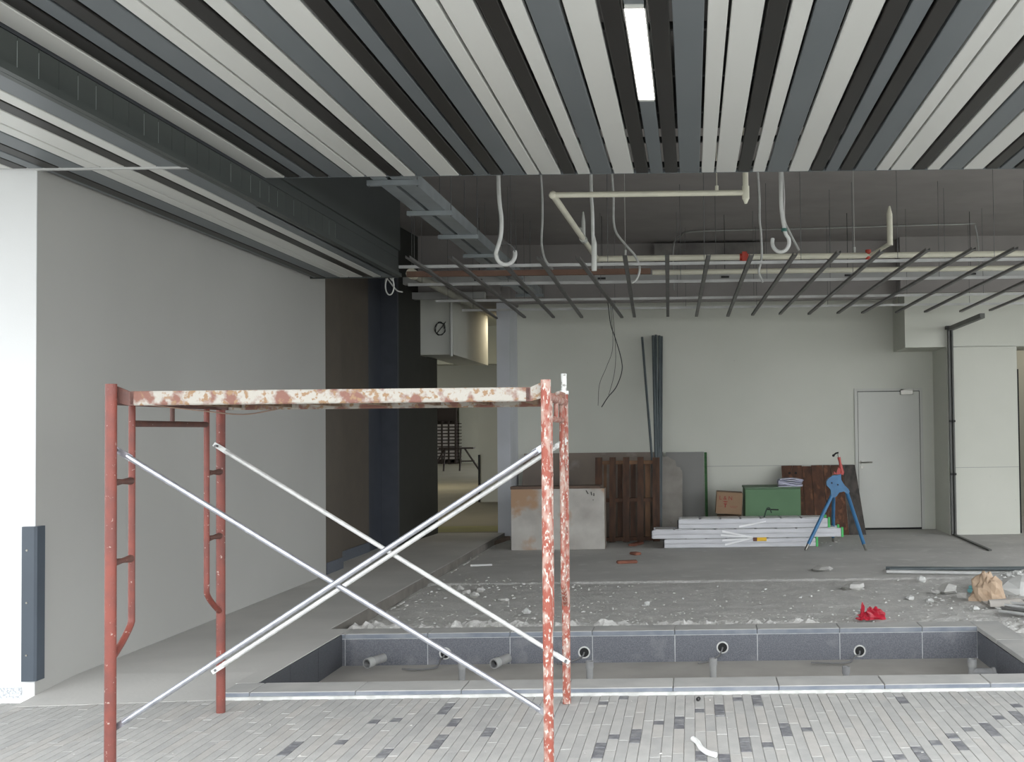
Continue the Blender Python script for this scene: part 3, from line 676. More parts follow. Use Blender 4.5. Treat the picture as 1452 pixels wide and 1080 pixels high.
for k in range(4): M().poly([(.3 + k * 1.3, y2, ZP), (.3 + k * 1.3, y2, ZSLAB)], .003, 6).build('hanger_rod', gi, P2)
a = at(584, 388, Z=ZP); b = at(676, 436, Z=ZP)
P3 = empty('thick_pipe', (a.x, a.y, ZP - .04), 'thick grey-cream pipe running back at the left end of the grid', 'pipe')
M().poly([a, b], .05, 16).build('pipe', mat('pipe_dull', (.33, .32, .26), (.28, .27, .23), .6, 4), P3)
M().poly([a + (b - a).normalized() * -.03, a + (b - a).normalized() * .08], .06, 16).build('socket', pvc, P3)
M().poly([b, b + Vector((0, 0, ZSLAB - ZP))], .004, 6).poly([a, a + Vector((0, 0, ZSLAB - ZP))], .004, 6).build('hanger_rod', gi, P3)
# white upright rod crossing the front pipes
# grey trunkings
for (pa, pb_, z, lb, xr_) in (((571, 403), 393, 3.36, 'long pale grey trunking high across the back of the grid', 5.8), ((579, 424), 414, 3.30, 'short grey trunking box at the left end of the grid', None)):
    a = at(*pa, Z=z); xr2 = xr_ if xr_ else at(687, 424, Y=a.y).x
    hgt = .09
    e = empty('trunking', ((a.x + xr2) / 2, a.y, z), lb, 'trunking')
    M().cbox(a.x, xr2, a.y, a.y + .12, z, z + hgt, .004).build('casing', trunk_m, e)
    for k in range(1, int((xr2 - a.x) / 1.5) + 2):
        xx = a.x + k * 1.55 - .6
        if xx < xr2 - .1: M().box(xx - .05, xx + .05, a.y - .01, a.y, z + .03, z + .055).poly([(xx, a.y + .06, z + hgt), (xx, a.y + .06, ZSLAB)], .004, 6).build('bracket', blackw, e)
# cable tray: two slotted trays side by side on brackets
ZT_ = 3.4
TR = empty('cable_tray', (-2.3, 11, ZT_), 'grey steel twin cable tray running back under the slab on the left', 'cable tray')
tl = at(540, 262, Z=ZT_).x; 
def trayprof(x0, x1, hgt): return [(x0, 7.0, ZT_), (x1, 7.0, ZT_), (x1, 7.0, ZT_ + hgt), (x1 - .003, 7.0, ZT_ + hgt), (x1 - .003, 7.0, ZT_ + .003), (x0 + .003, 7.0, ZT_ + .003), (x0 + .003, 7.0, ZT_ + hgt), (x0, 7.0, ZT_ + hgt)]
M().plate(trayprof(tl - .01, tl + .10, .05), (0, 7.9, 0)).build('tray', tray_m, TR)
M().plate(trayprof(tl + .135, tl + .27, .10), (0, 7.9, 0)).build('tray', tray_m, TR)
for k in range(7):
    yy = 7.9 + k * 1.12
    M().box(tl - .06, tl + .33, yy, yy + .04, ZT_ - .04, ZT_ - .002).build('bracket', tray_m, TR)
    for s_ in (tl - .045, tl + .315): M().poly([(s_, yy + .02, ZT_ - .05), (s_, yy + .02, ZSLAB)], .004, 6).build('hanger_rod', gi, TR)
# conduit line along the slab
cz = ZSLAB - .02
pts = [at(953, 366, Z=cz - .35), at(955, 350, Z=cz - .12), at(966, 334, Z=cz), at(990, 328, Z=cz), at(1150, 324, Z=cz), at(1360, 318, Z=cz), at(1383, 322, Z=cz), at(1387, 345, Z=cz - .2)]
pts[0] = Vector((pts[1].x, pts[1].y, 3.45)); pts[-1] = Vector((pts[-2].x + .05, pts[-2].y, 3.5))
M().poly(bezier(pts, 6), .010, 8).build('slab_conduit', trunk_m, None, 'thin grey conduit bent along the underside of the dark slab', 'conduit')
# hanging white conduits
def hang(name, pts, Y, r, lb, cat='cable', top=None, m=flex, grp=None):
    q = [at(a, b, Y=Y + (c[0] if c else 0)) for (a, b, *c) in pts]
    q = [Vector((q[0].x, q[0].y, top if top else ZSLAB))] + q
    return M().poly(bezier(q, 8), r, 10).build(name, m, None, lb, cat, grp)
def loop(cx, cy, rx, ry, a0, a1, n=9): return [(cx + rx * math.cos(R(a0 + (a1 - a0) * i / n)), cy - ry * math.sin(R(a0 + (a1 - a0) * i / n)), .0 + .01 * i) for i in range(n + 1)]
o_loop = hang('hanging_conduit', [(707, 262), (711, 310), (710, 335)] + loop(717, 360, 13.5, 15, 165, 375, 11), 8.0, .016, 'white conduit hanging in a fat loop left of the cream pipe', 'conduit')
o = hang('hanging_conduit', [(838, 262), (840, 300), (841, 340), (842, 352)], 8.6, .014, 'straight white conduit hanging down behind the cream pipe elbow', 'conduit')
c = at(842.5, 345, Y=8.6); c2 = at(842.5, 384, Y=8.6)
M().poly([c2, c], [.022, .022], 10).poly([c, c + Vector((0, 0, .06))], [.022, .008], 10).build('end_sleeve', pvc_w, o)
hang('hanging_conduit', [(1107, 262), (1108, 295), (1112, 322)] + loop(1107, 343, 12, 14, 50, -200, 9), 8.0, .015, 'white conduit hanging in a hook with green tape right of centre', 'conduit')
q = [at(717 + 13.5 * math.cos(R(a_)), 360 - 15 * math.sin(R(a_)), Y=8.08) for a_ in range(10, 150, 15)]
M().poly(q, .004, 6).build('inner_wire', gi, o_loop)
c = at(1112, 326, Y=8.0); M().poly([c - Vector((0, .0, .012)), c + Vector((0, 0, .012))], .022, 10).build('green_tape', mat('green_tape', (.02, .10, .08), None, .5), None, 'green tape wrapped on the hooked hanging conduit', 'tape')
for pts, lb in (([(769, 312), (768, 345), (773, 368), (784, 382)], 'thin white conduit curving down onto the grid left of the cream pipe'), ([(870, 312), (874, 330), (886, 346), (900, 362), (907, 380), (903, 395), (896, 401)], 'thin white conduit curving through the grid right of the branch pipe'), ([(1077, 310), (1079, 330), (1080, 365), (1076, 385), (1082, 400)], 'thin white conduit hanging straight beside the red pipe clamp'), ([(1112, 310), (1121, 332), (1133, 355)], 'short slanting white conduit behind the hooked conduit')):
    q = [at(a, b, Y=10.6) for a, b in pts]; q0 = q[0]
    q = [Vector((q0.x - .02, q0.y, ZSLAB)), Vector((q0.x, q0.y, q0.z + .25))] + q
    M().poly(bezier(q, 6), .012, 8).build('thin_conduit', flex, None, lb, 'conduit')
# coil at the bulkhead end
q = [Vector((at(556, 392, Y=10.56).x, 10.60, 3.12)), at(557, 398, Y=10.62)] + [at(552.5 + 6 * math.cos(R(90 - i * 40)), 405 - 13 * math.sin(R(90 - i * 40)), Y=10.62 + .004 * i) for i in range(18)] + [at(562, 411, Y=10.66), at(571, 414, Y=10.68)]
M().poly(bezier(q, 4), .007, 8).build('cable_coil', flex, None, 'white cable coil hanging from the end of the dark bulkhead', 'cable')
# thin wires dangling
wy_ = 13.6
for pts, lb in (([(862, 432), (866, 460), (872, 478), (880, 505), (882, 525), (874, 548), (862, 563), (853, 577)], 'dark twisted wire dangling before the back wall, the thickest strand'), ([(868, 440), (872, 480), (873, 510), (870, 535), (863, 560)], 'fine dark wire dangling inside the thick strand'), ([(866, 455), (869, 490), (860, 520), (850, 545), (848, 575)], 'fine pale wire dangling leftmost before the back wall')):
    q = [at(a, b, Y=wy_) for a, b in pts]; q[0].z = at(862, 428, Z=ZG + .03).z + .02
    M().poly(bezier(q, 5), .006 if 'thick' in lb[:60] and 'thickest' in lb else .003, 6).build('hanging_wire', blackw, None, lb, 'wire')
# black coil on the lintel face
q = [at(624 + (6 + (i % 3)) * math.cos(R(i * 50)), 466 - (10 - (i % 2) * 2) * math.sin(R(i * 50)), Y=14.58) for i in range(20)] + [at(632, 456, Y=14.57)]
M().poly(bezier(q, 3), .005, 6).build('wire_coil', blackw, None, 'small black wire coil hanging on the pale lintel face', 'wire')
c = at(640, 505, Y=14.55); M().poly([c, Vector((c.x, c.y, 3.45))], .02, 10).build('corner_pipe', pvc_w, None, 'thin white pipe running up the corner of the lintel block', 'pipe')

# ================================================================ THINGS BEFORE THE BACK WALL
ZF = -.05
# plaster smeared box
a = at(724, 780.5, Z=ZF); b = at(858, 777.5, Z=ZF); Yb = (a.y + b.y) / 2; zt_ = at(790, 693, Y=Yb).z
BX = empty('plastered_box', ((a.x + b.x) / 2, Yb + .13, ZF), 'low box smeared with white plaster before the brown board', 'box')
m = M()
T = Matrix.Translation((0, 0, 0))
M().cbox(a.x, b.x, Yb, Yb + .02, ZF, zt_, .003).build('front_panel', ply, BX)
M().box(a.x, a.x + .02, Yb + .021, Yb + .26, ZF, zt_ - .002).build('side_panel', boardb, BX)
M().box(b.x - .02, b.x, Yb + .021, Yb + .26, ZF, zt_ - .002).build('side_panel', boardb, BX)
M().box(a.x + .021, b.x - .021, Yb + .24, Yb + .26, ZF, zt_ - .002).build('back_panel', boardb, BX)
M().cbox(a.x - .01, b.x - .05, Yb + .008, Yb + .28, zt_ - .001, zt_ + .036, .003).build('lid', mat('brown_lid', (.15, .10, .075), (.11, .075, .055), .8, 4), BX)
def mark(px, py): return at(px, py, Y=Yb - .002)
for (p, q) in (((831, 695), (834, 700)), ((838, 697), (839, 702)), ((842, 699), (842, 703)), ((841, 708), (841, 709))):
    M().poly([mark(*p), mark(*q)], .006, 5).build('pen_mark', blackw, BX)
# large stained board leaning on the wall
def lean(px0, px1, py0, py1, base_y, top_y, th, m, name, lb, cat, poly=None):
    A = at(px0, py1, Y=base_y); B = at(px1, py1, Y=base_y); Tz = at(px0, py0, Y=top_y).z
    dz = Tz - ZF; sl = top_y - base_y
    if poly: pts = [(A.x + (B.x - A.x) * u, base_y + sl * v, ZF + dz * v) for u, v in poly]
    else: pts = [(A.x, base_y, ZF), (B.x, base_y, ZF), (B.x, top_y, Tz), (A.x, top_y, Tz)]
    n = Vector((0, dz, -sl)).normalized()
    return M().plate(pts, n * th).build(name, m, None, lb, cat)
lean(735, 940, 643, 752, 15.35, 15.93, .015, boardb, 'stained_board', 'wide stained brown board leaning behind the pallet', 'board')
o = lean(944, 1000, 641, 752, 15.25, 15.84, .012, boardg, 'plasterboard_sheet', 'smooth grey plasterboard leaning on the wall right of the dark tubes', 'board')
lean(1000.5, 1004.5, 641, 752, 15.24, 15.83, .03, greenedge, 'green_strip', 'green edged strip along the right side of the grey plasterboard', 'board')
lean(938, 968, 647, 757, 14.95, 15.60, .012, boardw, 'broken_board', 'ragged pale broken board leaning on the grey plasterboard', 'board', [(0, 0), (1, 0), (1, .82), (.93, .83), (.9, .86), (.72, .87), (.66, .95), (.45, .97), (.3, 1), (0, 1)])
# pallet on end
Y0p = 14.6
PL = empty('wooden_pallet', (at(884, 760, Z=ZF).x, Y0p, ZF), 'dark wooden pallet standing on end beside the plastered box', 'pallet')
zt_p = at(884, 648, Y=Y0p + .2).z
def pbox(px0, px1, z0, z1, d0, d1, m, nm, dz=0):
    x0 = at(px0, 700, Y=Y0p).x; x1 = at(px1, 700, Y=Y0p).x
    def P(x, d, z): return (x, Y0p + d + .22 * (z - ZF) / (zt_p - ZF), z)
    M().add([P(x0, d0, z0), P(x1, d0, z0), P(x1, d1, z0), P(x0, d1, z0), P(x0, d0, z1), P(x1, d0, z1), P(x1, d1, z1), P(x0, d1, z1)],
            [(3, 2, 1, 0), (4, 5, 6, 7), (0, 1, 5, 4), (1, 2, 6, 5), (2, 3, 7, 6), (3, 0, 4, 7)]).build(nm, m, PL)
hz = zt_p - ZF
for i, (x0, x1) in enumerate(((842.5, 852.5), (863, 872), (882.5, 891.5), (903, 912), (925, 935))):
    pbox(x0, x1, ZF + .01, zt_p - (.0, .0, .0, .0, .01)[i], 0, .02, woodd, 'front_slat')
for i, (x0, x1) in enumerate(((854, 858), (874, 881), (893, 900), (914, 921))):
    pbox(x0, x1, ZF + .02, zt_p - .06, .10, .12, woodm if i in (0, 3) else woodd, 'rear_slat')
for i, z in enumerate((ZF + .02, ZF + hz * .47, zt_p - .10)):
    pbox(851, 925, z, z + .05, .021, .099, woodm if i == 2 else woodd, 'stringer')
# bundle of dark grey tubes leaning in the corner of the boards
for i, (a, b, r_) in enumerate((((910.5, 478), (934, 745), .018), ((926, 476), (932, 748), .020), ((930, 475), (934, 750), .020), ((935, 476), (935, 748), .020), ((938.5, 477), (937, 746), .016))):
    q = at(*a, Y=15.90 if i else 15.86); p = at(b[0], b[1], Y=14.75 + .04 * i); p.z = ZF
    words = ('leftmost dark grey tube, tilted away from the bundle on the back wall', 'dark grey tube, left one of the upright bundle', 'dark grey tube, second from left in the upright bundle', 'dark grey tube, second from right in the upright bundle', 'thin dark grey tube, right edge of the upright bundle')
    M().poly([p, q], r_, 12).build('grey_tube', tube_g, None, words[i] , 'tube', 'dark tubes leaning on the back wall')
# ladders stacked on their sides
def ladder(pxl, pxr, pyb, pyt, Y, lb, zb, cap=True, rungs=True, dep=.42):
    xl = at(pxl, pyb, Y=Y).x; xr = at(pxr, pyb, Y=Y).x; zt = at((pxl + pxr) / 2, pyt, Y=Y).z
    e = empty('aluminium_ladder', ((xl + xr) / 2, Y, zb), lb, 'ladder', 'aluminium ladders stacked on the floor')
    h = zt - zb
    for (y0, y1, nm) in ((Y, Y + .03, 'rail'), (Y + dep - .03, Y + dep, 'rail')):
        m = M(); n = 2
        for k in range(n):
            z0 = zb + h * k / n + .004; z1 = zb + h * (k + 1) / n - .004
            m.cbox(xl, xr, y0, y1, z0, z1, .004)
        m.box(xl, xr, y0 + .008, y1 - .004, zb + h / 2 - .006, zb + h / 2 + .006)
        m.build(nm, alu, e)
    if rungs:
        k = 0; x = xl + .03
        while x < xr - .12:
            M().box(x, x + .235, Y + .031, Y + dep - .031, zt - .016, zt + .002).build('rung', alu_w, e); x += .265
    if cap:
        M().cbox(xr, xr + .03, Y - .006, Y + .036, zb, zt + .006, .004).build('end_cap', greencap, e, 'green plastic end cap')
        M().cbox(xr, xr + .03, Y + dep - .036, Y + dep + .006, zb, zt + .006, .004).build('end_cap', greencap, e, 'green plastic end cap')
    M().cbox(xl - .012, xl, Y - .002, Y + .032, zb + .01, zt - .01, .003).build('left_cap', gap_m if pxl > 930 else alu, e)
    return e, xl, xr, zt
YL = at(1050, 776, Z=ZF).y
z1 = at(1050, 763, Y=YL).z; z2 = at(1050, 749.5, Y=YL).z
ladder(942, 1157, 776, 763, YL, 'bottom aluminium ladder of the stack, lying on the floor', ZF)
ladder(925.5, 1193, 763, 749.5, YL, 'middle aluminium ladder of the stack, the longest one', z1 + .002)
_, lx0, lx1, zl = ladder(962, 1174, 749.5, 735, YL, 'top aluminium ladder of the stack with white rungs showing', z2 + .004)
# bundle of white straps with a yellow tag
ST = empty('strap_bundle', (at(1050, 765, Y=YL).x, YL - .02, at(1050, 770, Y=YL).z), 'white plastic straps with a yellow tag hanging on the ladder stack', 'straps')
for (p, q) in (((1024, 753), (1068, 761.5)), ((1022, 758.5), (1068, 761.5)), ((1024, 766), (1067, 763)), ((1028, 772), (1066, 763)), ((1048, 746.5), (1086, 739))):
    A = at(*p, Y=YL - .008); B = at(*q, Y=YL - .012)
    M().plate([A - Vector((0, 0, .014)), B - Vector((0, 0, .007)), B + Vector((0, 0, .007)), A + Vector((0, 0, .014))], (0, -.003, 0)).build('strap', mat('strap_white', (.80, .80, .80), None, .4), ST)
A = at(1068, 767, Y=YL - .014); B = at(1087, 761.5, Y=YL - .014); M().cbox(A.x + .05, B.x, YL - .022, YL - .010, A.z, B.z, .003).build('tag', yellow, ST, 'yellow tag')
M().cbox(A.x, A.x + .049, YL - .022, YL - .010, A.z, B.z, .003).build('tag_end', mat('tag_brown', (.10, .03, .02), None, .5), ST)
# green crate
YC2 = 14.75
a = at(1057, 750, Y=YC2); b = at(1136, 750, Y=YC2); zt2 = at(1095, 691, Y=YC2).z
CR = empty('green_crate', ((a.x + b.x) / 2, YC2 + .3, ZF), 'flat green chest standing behind the ladder stack', 'chest')
M().cbox(a.x, b.x, YC2, YC2 + .62, ZF, zt2 - .02, .006).build('body', crate_g, CR)
M().cbox(a.x - .012, b.x + .004, YC2 - .012, YC2 + .63, zt2 - .019, zt2 + .008, .006).build('lid', crate_t, CR)
PP = empty('paper_stack', (at(1120, 690, Y=YC2 + .1).x, YC2 + .15, zt2 + .008), 'crumpled stack of white papers on the green chest', 'papers')
x0 = at(1104, 690, Y=YC2 + .03).x; x1 = at(1138, 690, Y=YC2 + .03).x
for k in range(6):
    z = zt2 + .009 + k * .017; dx = random.uniform(-.02, .02)
    cv = [(x0 + dx + (x1 - x0) * u, YC2 + .02 + random.uniform(0, .012), z + .010 * math.sin(u * 5 + k) * (k > 0) + .004 * k * (1 - u)) for u in (0, .25, .5, .75, 1)]
    m = M(); n = len(cv)
    vs = [Vector(p) for p in cv] + [Vector(p) + Vector((0, .26, 0)) for p in cv]; vs2 = [v + Vector((0, 0, .011)) for v in vs]
    fsx = [(i, i + 1, n + i + 1, n + i) for i in range(n - 1)] + [(2 * n + i, 2 * n + i + 1, 3 * n + i + 1, 3 * n + i) for i in range(n - 1)] + [(i, i + 1, 2 * n + i + 1, 2 * n + i) for i in range(n - 1)] + [(n + i, n + i + 1, 3 * n + i + 1, 3 * n + i) for i in range(n - 1)] + [(0, n, 3 * n, 2 * n), (n - 1, 2 * n - 1, 4 * n - 1, 3 * n - 1)]
    m.add(vs + vs2, fsx).build('sheet', paper, PP)
# black clamp on the top ladder
CP = empty('clamp', (at(1092, 732, Y=YL + .1).x, YL + .15, zl), 'small dark clamp tool standing on the top ladder before the green chest', 'clamp')
Yq = YL + .15
M().poly(bezier([at(1083, 735, Y=Yq), at(1087, 722, Y=Yq), at(1091, 720, Y=Yq), at(1094, 727, Y=Yq)], 5), .009, 8).build('jaw', mat('clamp_green', (.02, .05, .03), None, .5), CP)
M().poly([at(1087, 722, Y=Yq), at(1104, 722.5, Y=Yq)], .008, 8).build('handle', gap_m, CP)
# cardboard box, tilted, on a flat one
YB2 = 14.6
zc = at(1033, 731, Y=YB2).z
a = at(1018, 750, Y=YB2).x; b = at(1052, 750, Y=YB2).x
c2_ = M().cbox(a, b, YB2 + .02, YB2 + .36, ZF, zc - .005, .005).build('low_box', card, None, 'plain brown carton under the printed carton left of the green chest', 'carton')
T = Matrix.Translation((at(1033, 731, Y=YB2).x, YB2, zc)) @ Matrix.Rotation(R(4), 4, 'Y')
w2 = (at(1051, 700, Y=YB2).x - at(1014, 700, Y=YB2).x) / 2; h2 = at(1033, 699, Y=YB2).z - zc
CB = empty('printed_carton', (at(1033, 731, Y=YB2).x, YB2 + .15, zc), 'tilted brown carton with red printing left of the green chest', 'carton')
M().cbox(-w2, w2, 0, .32, .022, h2 + .01, .004, T).build('carton_body', card, CB)
M().box(-w2 + .005, w2 - .005, .01, .16, h2 + .0102, h2 + .014, T).box(-w2 + .005, w2 - .005, .165, .31, h2 + .0102, h2 + .014, T).build('flap', mat('carton_flap', (.17, .11, .07), None, .9), CB)
def txt(s, size, loc, par, m):
    cu = bpy.data.curves.new('lettering', 'FONT'); cu.body = s; cu.size = size; cu.extrude = .0008; cu.align_x = 'CENTER'
    cu.materials.append(m); o = bpy.data.objects.new('lettering', cu); COL.objects.link(o); o.parent = par
    o.location = Vector(loc) - wloc(par); o.rotation_euler = (R(90), R(4), 0)
    me = bpy.data.meshes.new_from_object(o); q = bpy.data.objects.new('lettering', me); COL.objects.link(q); q.parent = par; q.location = o.location; q.rotation_euler = o.rotation_euler
    bpy.data.objects.remove(o); return q
pc_ = T @ Vector((-.05, -.003, h2 * .70)); txt('L & N', .075, pc_, CB, redink)
m = M()
for (x0, x1, z0, z1) in ((-.085, -.02, .61, .635), (-.07, -.035, .585, .605), (-.060, -.045, .36, .52), (-.075, -.03, .50, .54), (.01, .12, .42, .432), (.02, .10, .36, .372), (-.15, -.09, .40, .408)):
    m.box(x0, x1, -.002, -.0002, h2 * z0, h2 * z1, T)
m.build('print', redink, CB)
# brown board of planks leaning at the door
Y5 = 15.25
A = at(1111, 757, Z=ZF); xs = [1111, 1127, 1141, 1154, 1171, 1182, 1200, 1218]
PBd = empty('plank_panel', (at(1165, 757, Y=Y5).x, Y5, ZF), 'dark brown planked panel leaning on the wall beside the white door', 'panel')
zt3 = at(1165, 659.5, Y=15.8).z
for i in range(7):
    x0 = at(xs[i] + .3, 700, Y=15.5).x; x1 = at(xs[i + 1] - .3, 700, Y=15.5).x
    d = random.uniform(0, .006); tt = zt3 - (.0 if i != 2 else .01)
    sh = .03 if i == 6 else 0
    M().plate([(x0, Y5 + d, ZF), (x1 + sh * 2, Y5 + d, ZF), (x1 - sh * 0, 15.82 + d, tt), (x0, 15.82 + d, tt)], (0, .02, -.01)).build('plank', greyw if i == 6 else rust, PBd)
for px in (1119.5, 1128.5):
    c = at(px, 670.5, Y=15.75); M().poly([c, c + Vector((0, -.004, 0))], .018, 10).build('knot_hole', gap_m, PBd)

# pipe stand (blue tripod) with red handle
f1, f2, f3 = at(1142, 780, Z=ZF), at(1228, 780.5, Z=ZF), at(1181, 768, Z=ZF)
Yh = (f1.y + f2.y + f3.y) / 3
PT = empty('pipe_vise_stand', ((f1.x + f2.x) / 2, Yh, ZF), 'blue steel tripod pipe vise with red handle before the planked panel', 'pipe vise')
def hp(px, py, d=0): return at(px, py, Y=Yh + d)
for (f_, t_) in ((f1, (1183, 695)), (f2, (1200, 695)), (f3, (1182, 692))):
    tp = hp(*t_); mid = f_.lerp(tp, .10)
    lg = M().poly([mid, tp], .024, 12).build('leg', blue, PT)
    M().poly([f_ + Vector((0, 0, .005)), mid], [.018, .020], 10).build('foot', chrome, lg)
hd = [(1175, 678), (1181, 674), (1190, 673), (1192.5, 671.5), (1193, 680), (1197, 687), (1203, 693), (1205, 697), (1202, 700.5), (1197, 696.5), (1190, 698), (1186, 704), (1179, 706), (1178, 694), (1172.5, 688), (1172, 683)]
M().plate([hp(x_, y_, -.05) for x_, y_ in hd], (0, .09, 0)).build('head', blue, PT)
for c_ in ((1179.5, 684.5), (1188, 687)):
    c = hp(*c_, -.05); M().poly([c, c + Vector((0, -.006, 0))], .010, 10).build('bolt', gap_m, PT)
M().plate([hp(1189, 662, -.02), hp(1197, 670, -.02), hp(1196, 673, -.02), hp(1182, 672, -.02), hp(1183, 668, -.02), hp(1186, 671, -.02)], (0, .05, 0)).build('jaw', redt, PT, 'red vise jaw')
M().poly([hp(1194, 670), hp(1191, 655), hp(1189.5, 648)], [.030, .016, .022], 12).build('screw_body', redt, PT, 'red screw body')
M().poly([hp(1189.5, 648), hp(1188.5, 643)], .012, 10).build('screw', chrome, PT)
M().poly([hp(1181.5, 646), hp(1185, 642.5), hp(1189, 641.5)], .011, 8).blob(hp(1181.8, 645.6), .018, 1, 2, 8, 6, 0).build('turning_bar', gap_m, PT)

# dark channel frame standing at the pillar
UF = empty('channel_frame', (3.72, 15.0, ZF), 'dark steel channel frame standing upright by the right pillar', 'channel frame')
v0 = at(1347, 466, Y=15.03); v1 = at(1352, 762, Y=15.03)
M().box(v0.x - .035, v0.x - .012, 15.0, 15.06, ZF, v0.z).box(v0.x + .012, v0.x + .035, 15.0, 15.06, ZF, v0.z).box(v0.x - .012, v0.x + .012, 15.04, 15.06, ZF, v0.z).build('upright', mat('dark_channel', (.10, .10, .09), (.075, .075, .07), .5, 4), UF)
e_ = at(1394, 447, Z=v0.z)
d = (e_ - Vector((v0.x, 15.0, v0.z))); d.z = 0; n = Vector((d.y, -d.x, 0)).normalized()
q0 = Vector((v0.x, 15.03, v0.z))
M().plate([q0 - n * .03 - Vector((0, 0, .03)), q0 + n * .03 - Vector((0, 0, .03)), q0 + n * .03 + Vector((0, 0, .03)), q0 - n * .03 + Vector((0, 0, .03))], d).build('top_arm', MATS['dark_channel'], UF)
M().box(v0.x - .06, v0.x + .06, 14.98, 15.08, v0.z - .01, v0.z + .04).build('corner_plate', MATS['dark_channel'], UF)
e_ = at(1404, 780, Z=ZF + .01); q0 = Vector((v0.x, 15.02, ZF + .012)); d = e_ - q0; d.z = 0; n = Vector((d.y, -d.x, 0)).normalized()
M().plate([q0 - n * .02 - Vector((0, 0, .01)), q0 + n * .02 - Vector((0, 0, .01)), q0 + n * .02 + Vector((0, 0, .01)), q0 - n * .02 + Vector((0, 0, .01))], d).build('foot_rail', MATS['dark_channel'], UF)
for z in (1.55, .8): M().box(v0.x - .045, v0.x + .045, 14.995, 15.0, z, z + .03).build('clip', gap_m, UF)

# ================================================================ LITTER ON THE FLOORS
def zrub(y): return -.047 if y > YE else -.058
# white bent pipe on the pavers, small bolt
q = [at(a, b, Z=.014) for a, b in ((982.5, 1047), (989, 1052), (994, 1060), (1004, 1067), (1015, 1070))]
M().poly(bezier(q, 5), .0125, 12).build('bent_pipe', mat('glossy_white', (.80, .80, .78), None, .35), None, 'short bent white plastic pipe lying on the pavers', 'pipe')
c = at(989.5, 990.5, Z=.012); M().ring((c.x, c.y - .01, .012), (0.3, 1, 0), .011, .006, .02, 12).build('black_nut', blackw, None, 'small black ring lying on the pavers by the kerb', 'ring')
def chipm(c, r, fl, sd): return M().blob(c, r, fl, sd, 6, 4, .8)
# debris chips as stuff
rnd = random.Random(11); st = M(); sw = M(); n = 0
def tet(m, c, r):
    a = rnd.random() * 6.28; T = Matrix.Translation(c) @ Matrix.Rotation(a, 4, 'Z') @ Matrix.Rotation(rnd.uniform(-.5, .5), 4, 'X')
    sx, sy, sz = r * rnd.uniform(.6, 1.5), r * rnd.uniform(.5, 1), r * rnd.uniform(.25, .6)
    m.add([T @ Vector(v) for v in ((-sx, -sy, 0), (sx, -sy * .7, 0), (sx * .8, sy, 0), (-sx * .7, sy * .8, 0), (-sx * .6, -sy * .5, sz), (sx * .5, -sy * .4, sz * 1.2), (sx * .3, sy * .6, sz))],
          [(0, 1, 5, 4), (1, 2, 6, 5), (2, 3, 6), (3, 0, 4, 6), (4, 5, 6)])
for i in range(1500):
    x = rnd.uniform(-2.5, 3.0); y = 8.0 + abs(rnd.gauss(0, .55))
    if x > 1.4 and rnd.random() < .5: continue
    tet(sw if rnd.random() < .04 else st, Vector((x, y, -.05 + .02 * math.exp(-((y - 8.2) / .25) ** 2))), rnd.uniform(.004, .012))
for (px, py, sx, sy, k) in ((680, 832, .28, .3, 70), (820, 830, .3, .3, 30), (1390, 838, .35, .5, 50), (1350, 845, .5, .4, 60), (890, 765, .45, .25, 120), (640, 798, .12, .5, 40), (900, 850, 1.4, .4, 120), (1200, 770, .4, .2, 30), (560, 862, .15, .6, 60), (1380, 866, .5, .2, 50)):
    c = at(px, py, Z=-.05)
    for i in range(k):
        y = c.y + rnd.gauss(0, sy); x = max(-2.66, c.x + rnd.gauss(0, sx))
        if 8.0 < y < 15.1: tet(sw if rnd.random() < .10 else st, Vector((x, y, zrub(y) + .004)), rnd.uniform(.006, .018))
for i in range(90):
    tet(st, Vector((rnd.uniform(-3.6, 2.2), rnd.uniform(4.4, 6.0), 0.001)), rnd.uniform(.003, .007))
st.build('rubble_chips', chip, None, 'grey mortar crumbs strewn over the floor behind the basin', 'rubble', kind='stuff')
sw.build('rubble_chips', chip_w, None, 'white plaster crumbs strewn over the floor behind the basin', 'rubble', kind='stuff')
# stones one can pick out
stones = [(1168, 806, .10, 'flattened pale plastic bottle scrap near the middle of the floor', .35), (1211, 830, .10, 'flat grey mortar slab on the floor beyond the red bag', .35), (1306, 820, .055, 'small white round stone below the long pipes', .6), (1345, 836, .10, 'grey concrete lump left of the cyan scrap', .5), (1328, 836, .05, 'low grey concrete lump left of the bigger lump', .4), (1365, 842, .055, 'small pale lump beside the cyan scrap', .6), (1291, 845, .045, 'white plaster lump in the floor middle right', .45), (1318, 848, .04, 'white plaster lump left of the tan sack', .45),
    (660, 838, .05, 'grey mortar lump, left one in the heap behind the far brace', .6), (672, 842, .045, 'grey mortar lump, front one in the heap behind the far brace', .6), (681, 834, .05, 'grey mortar lump, right one in the heap behind the far brace', .6), (652, 832, .045, 'grey mortar lump, rear one in the heap behind the far brace', .6), (714, 847, .05, 'flat pale mortar piece left of the right scaffold leg', .35), (746, 864, .04, 'small white lump left of the right scaffold leg', .6), (1382, 860, .04, 'white lump in front of the tan sack', .5), (918, 853, .03, 'small white pebble in the rubble strip', .7)]
for i, (px, py, r_, lb, fl) in enumerate(stones):
    c = at(px, py, Z=-.03); c.z = zrub(c.y) + r_ * fl * .55
    chipm(c, r_, fl, i + 2).build('mortar_lump' if 'white' not in lb else 'plaster_lump', chip if 'white' not in lb else chip_w, None, lb, 'stone', 'lumps of mortar and plaster')
